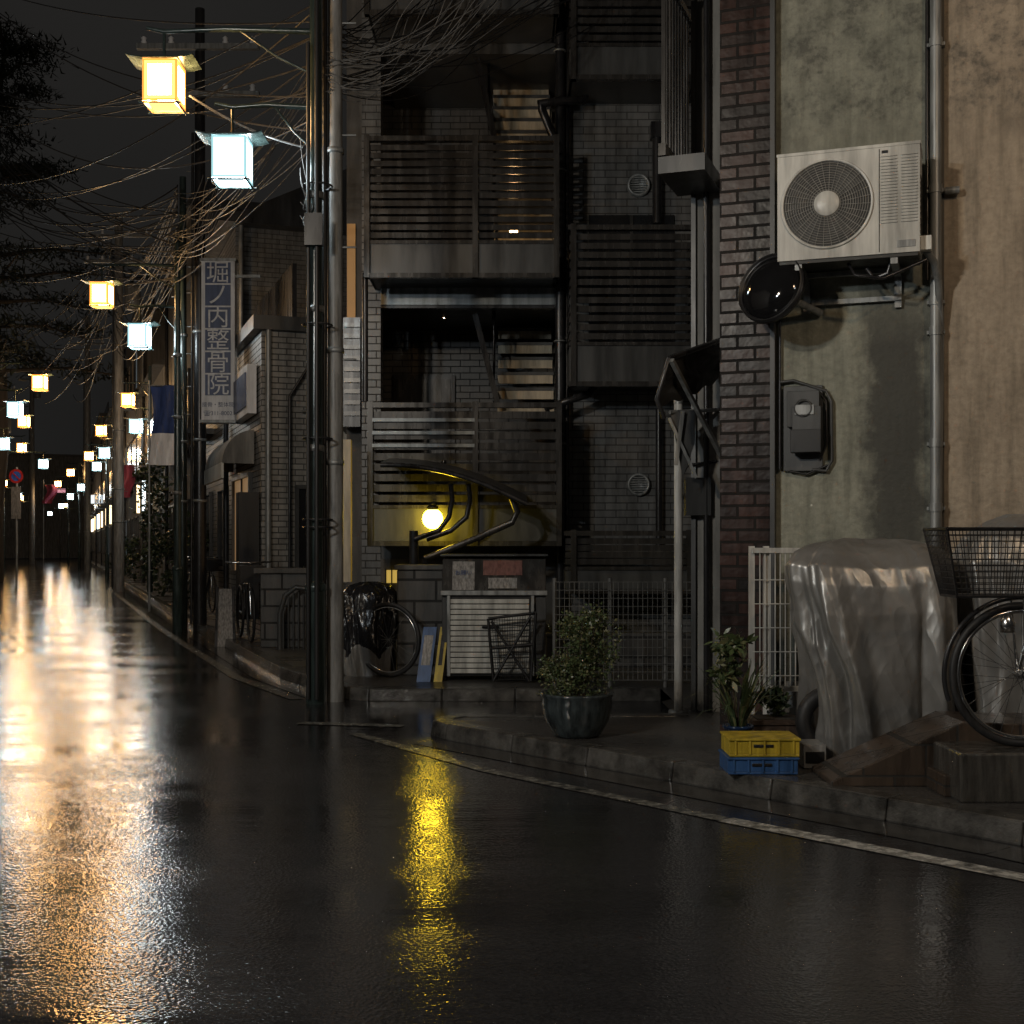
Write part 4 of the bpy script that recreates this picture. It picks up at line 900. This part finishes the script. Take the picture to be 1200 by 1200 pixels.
leaves(hd_,(sx(345,15),15,0.65),(0.3,0.3,0.35),500,0.06,(leafA,leafB),60); leaves(hd_,(sx(180,30),30,2.2),(0.5,0.6,1.6),900,0.13,(leafA,leafB),61)
hd_.obj()
def smallbike(x,y,a):
    b=B('parked_bicycle')
    for s_ in (0,1.05):
        c=(s_,0,0.33+0.1); b.torus(c,(0,1,0),0.315,0.018,rubber,30,6)
        for i in range(10): t_=i*0.628; b.tube([c,(c[0]+0.3*math.cos(t_),0,c[2]+0.3*math.sin(t_))],0.002,chrome,4,False,False)
    b.tube([(0,0,0.43),(0.15,0,0.95),(0.12,0,1.05)],0.014,chrome,8); b.tube([(0.13,0,0.85),(0.55,0,0.38),(1.05,0,0.43)],0.016,dark_metal,8); b.tube([(0.55,0,0.38),(0.72,0,0.95)],0.014,dark_metal,8); b.tube([(0.14,0,0.8),(0.66,0,0.78)],0.014,dark_metal,8); b.tube([(1.05,0,0.43),(0.68,0,0.82)],0.012,dark_metal,8)
    b.tube([(0.25,-0.27,1.06),(0.12,0,1.05),(0.25,0.27,1.06)],0.012,chrome,8); b.sphere((0.74,0,0.98),(0.13,0.08,0.04),black,12)
    b.box(-0.22,0.08,-0.15,0.15,0.82,1.02,black); b.obj((x,y,0),a)
smallbike(-5.2,22.2,2.0); smallbike(-5.6,23.0,2.0); smallbike(-3.1,15.2,1.9)
def pine(x,y,H,seed):
    b=B('pine_tree'); r_=random.Random(seed); p=[Vector((x,y,0))]
    for i in range(1,9): p.append(Vector((x+0.35*math.sin(i*1.1+seed),y+0.3*math.cos(i*0.9),H*i/8)))
    b.tube(p,[0.32*(1-i/9.5) for i in range(9)],bark,10)
    for l in range(15):
        t=0.38+0.62*l/15; z=H*t; i=min(7,int(t*8)); base=p[i].lerp(p[i+1],t*8-i)
        for k_ in range(3):
            a=r_.uniform(0,6.28); Ln=(1.15-t)*H*0.42*r_.uniform(0.6,1.15)
            e_=base+Vector((math.cos(a)*Ln,math.sin(a)*Ln,r_.uniform(-0.3,0.7))); m_=base.lerp(e_,0.5)+Vector((0,0,0.25))
            b.tube([base,m_,e_],[0.08,0.05,0.02],bark,6)
            for q in range(5):
                cc=base.lerp(e_,0.35+0.65*q/4)+Vector((r_.uniform(-.4,.4),r_.uniform(-.4,.4),r_.uniform(0,0.3)))
                for s_ in range(60):
                    o_=Vector((r_.gauss(0,0.42),r_.gauss(0,0.42),r_.gauss(0,0.12)))+cc; dv=Vector((r_.gauss(0,1),r_.gauss(0,1),r_.gauss(0.5,0.6))).normalized()*r_.uniform(0.18,0.36); w=dv.orthogonal().normalized()*0.035
                    b.add([o_-w,o_+w,o_+dv],[(0,1,2)],pineA if r_.random()<0.6 else pineB)
    b.obj()
pine(-19.6,38,15.5,2); pine(-17.8,44,19,5)
# ------------------------------------------------------------------ world, camera
wd=bpy.data.worlds.new('World'); scene.world=wd; wd.use_nodes=True; nt=wd.node_tree; bg=nt.nodes['Background']
tc=nt.nodes.new('ShaderNodeTexCoord'); t=nt.nodes.new('ShaderNodeTexNoise'); t.inputs['Scale'].default_value=2.2; t.inputs['Detail'].default_value=3
nt.links.new(tc.outputs['Generated'],t.inputs['Vector'])
nt.links.new(ramp(nt,t.outputs['Fac'],[(0.3,(0.0085,0.0084,0.0082)),(0.7,(0.017,0.0162,0.0152))]),bg.inputs['Color']); bg.inputs['Strength'].default_value=1.0
cam=bpy.data.cameras.new('camera'); co=bpy.data.objects.new('camera',cam); scene.collection.objects.link(co); co.location=(0,0,EYE); co.rotation_euler=(math.pi/2,0,0)
cam.lens=45; cam.sensor_width=36; cam.shift_y=40/1200; cam.clip_end=1500; scene.camera=co
scene.view_settings.view_transform='Standard'; scene.view_settings.look='None'; scene.view_settings.exposure=0
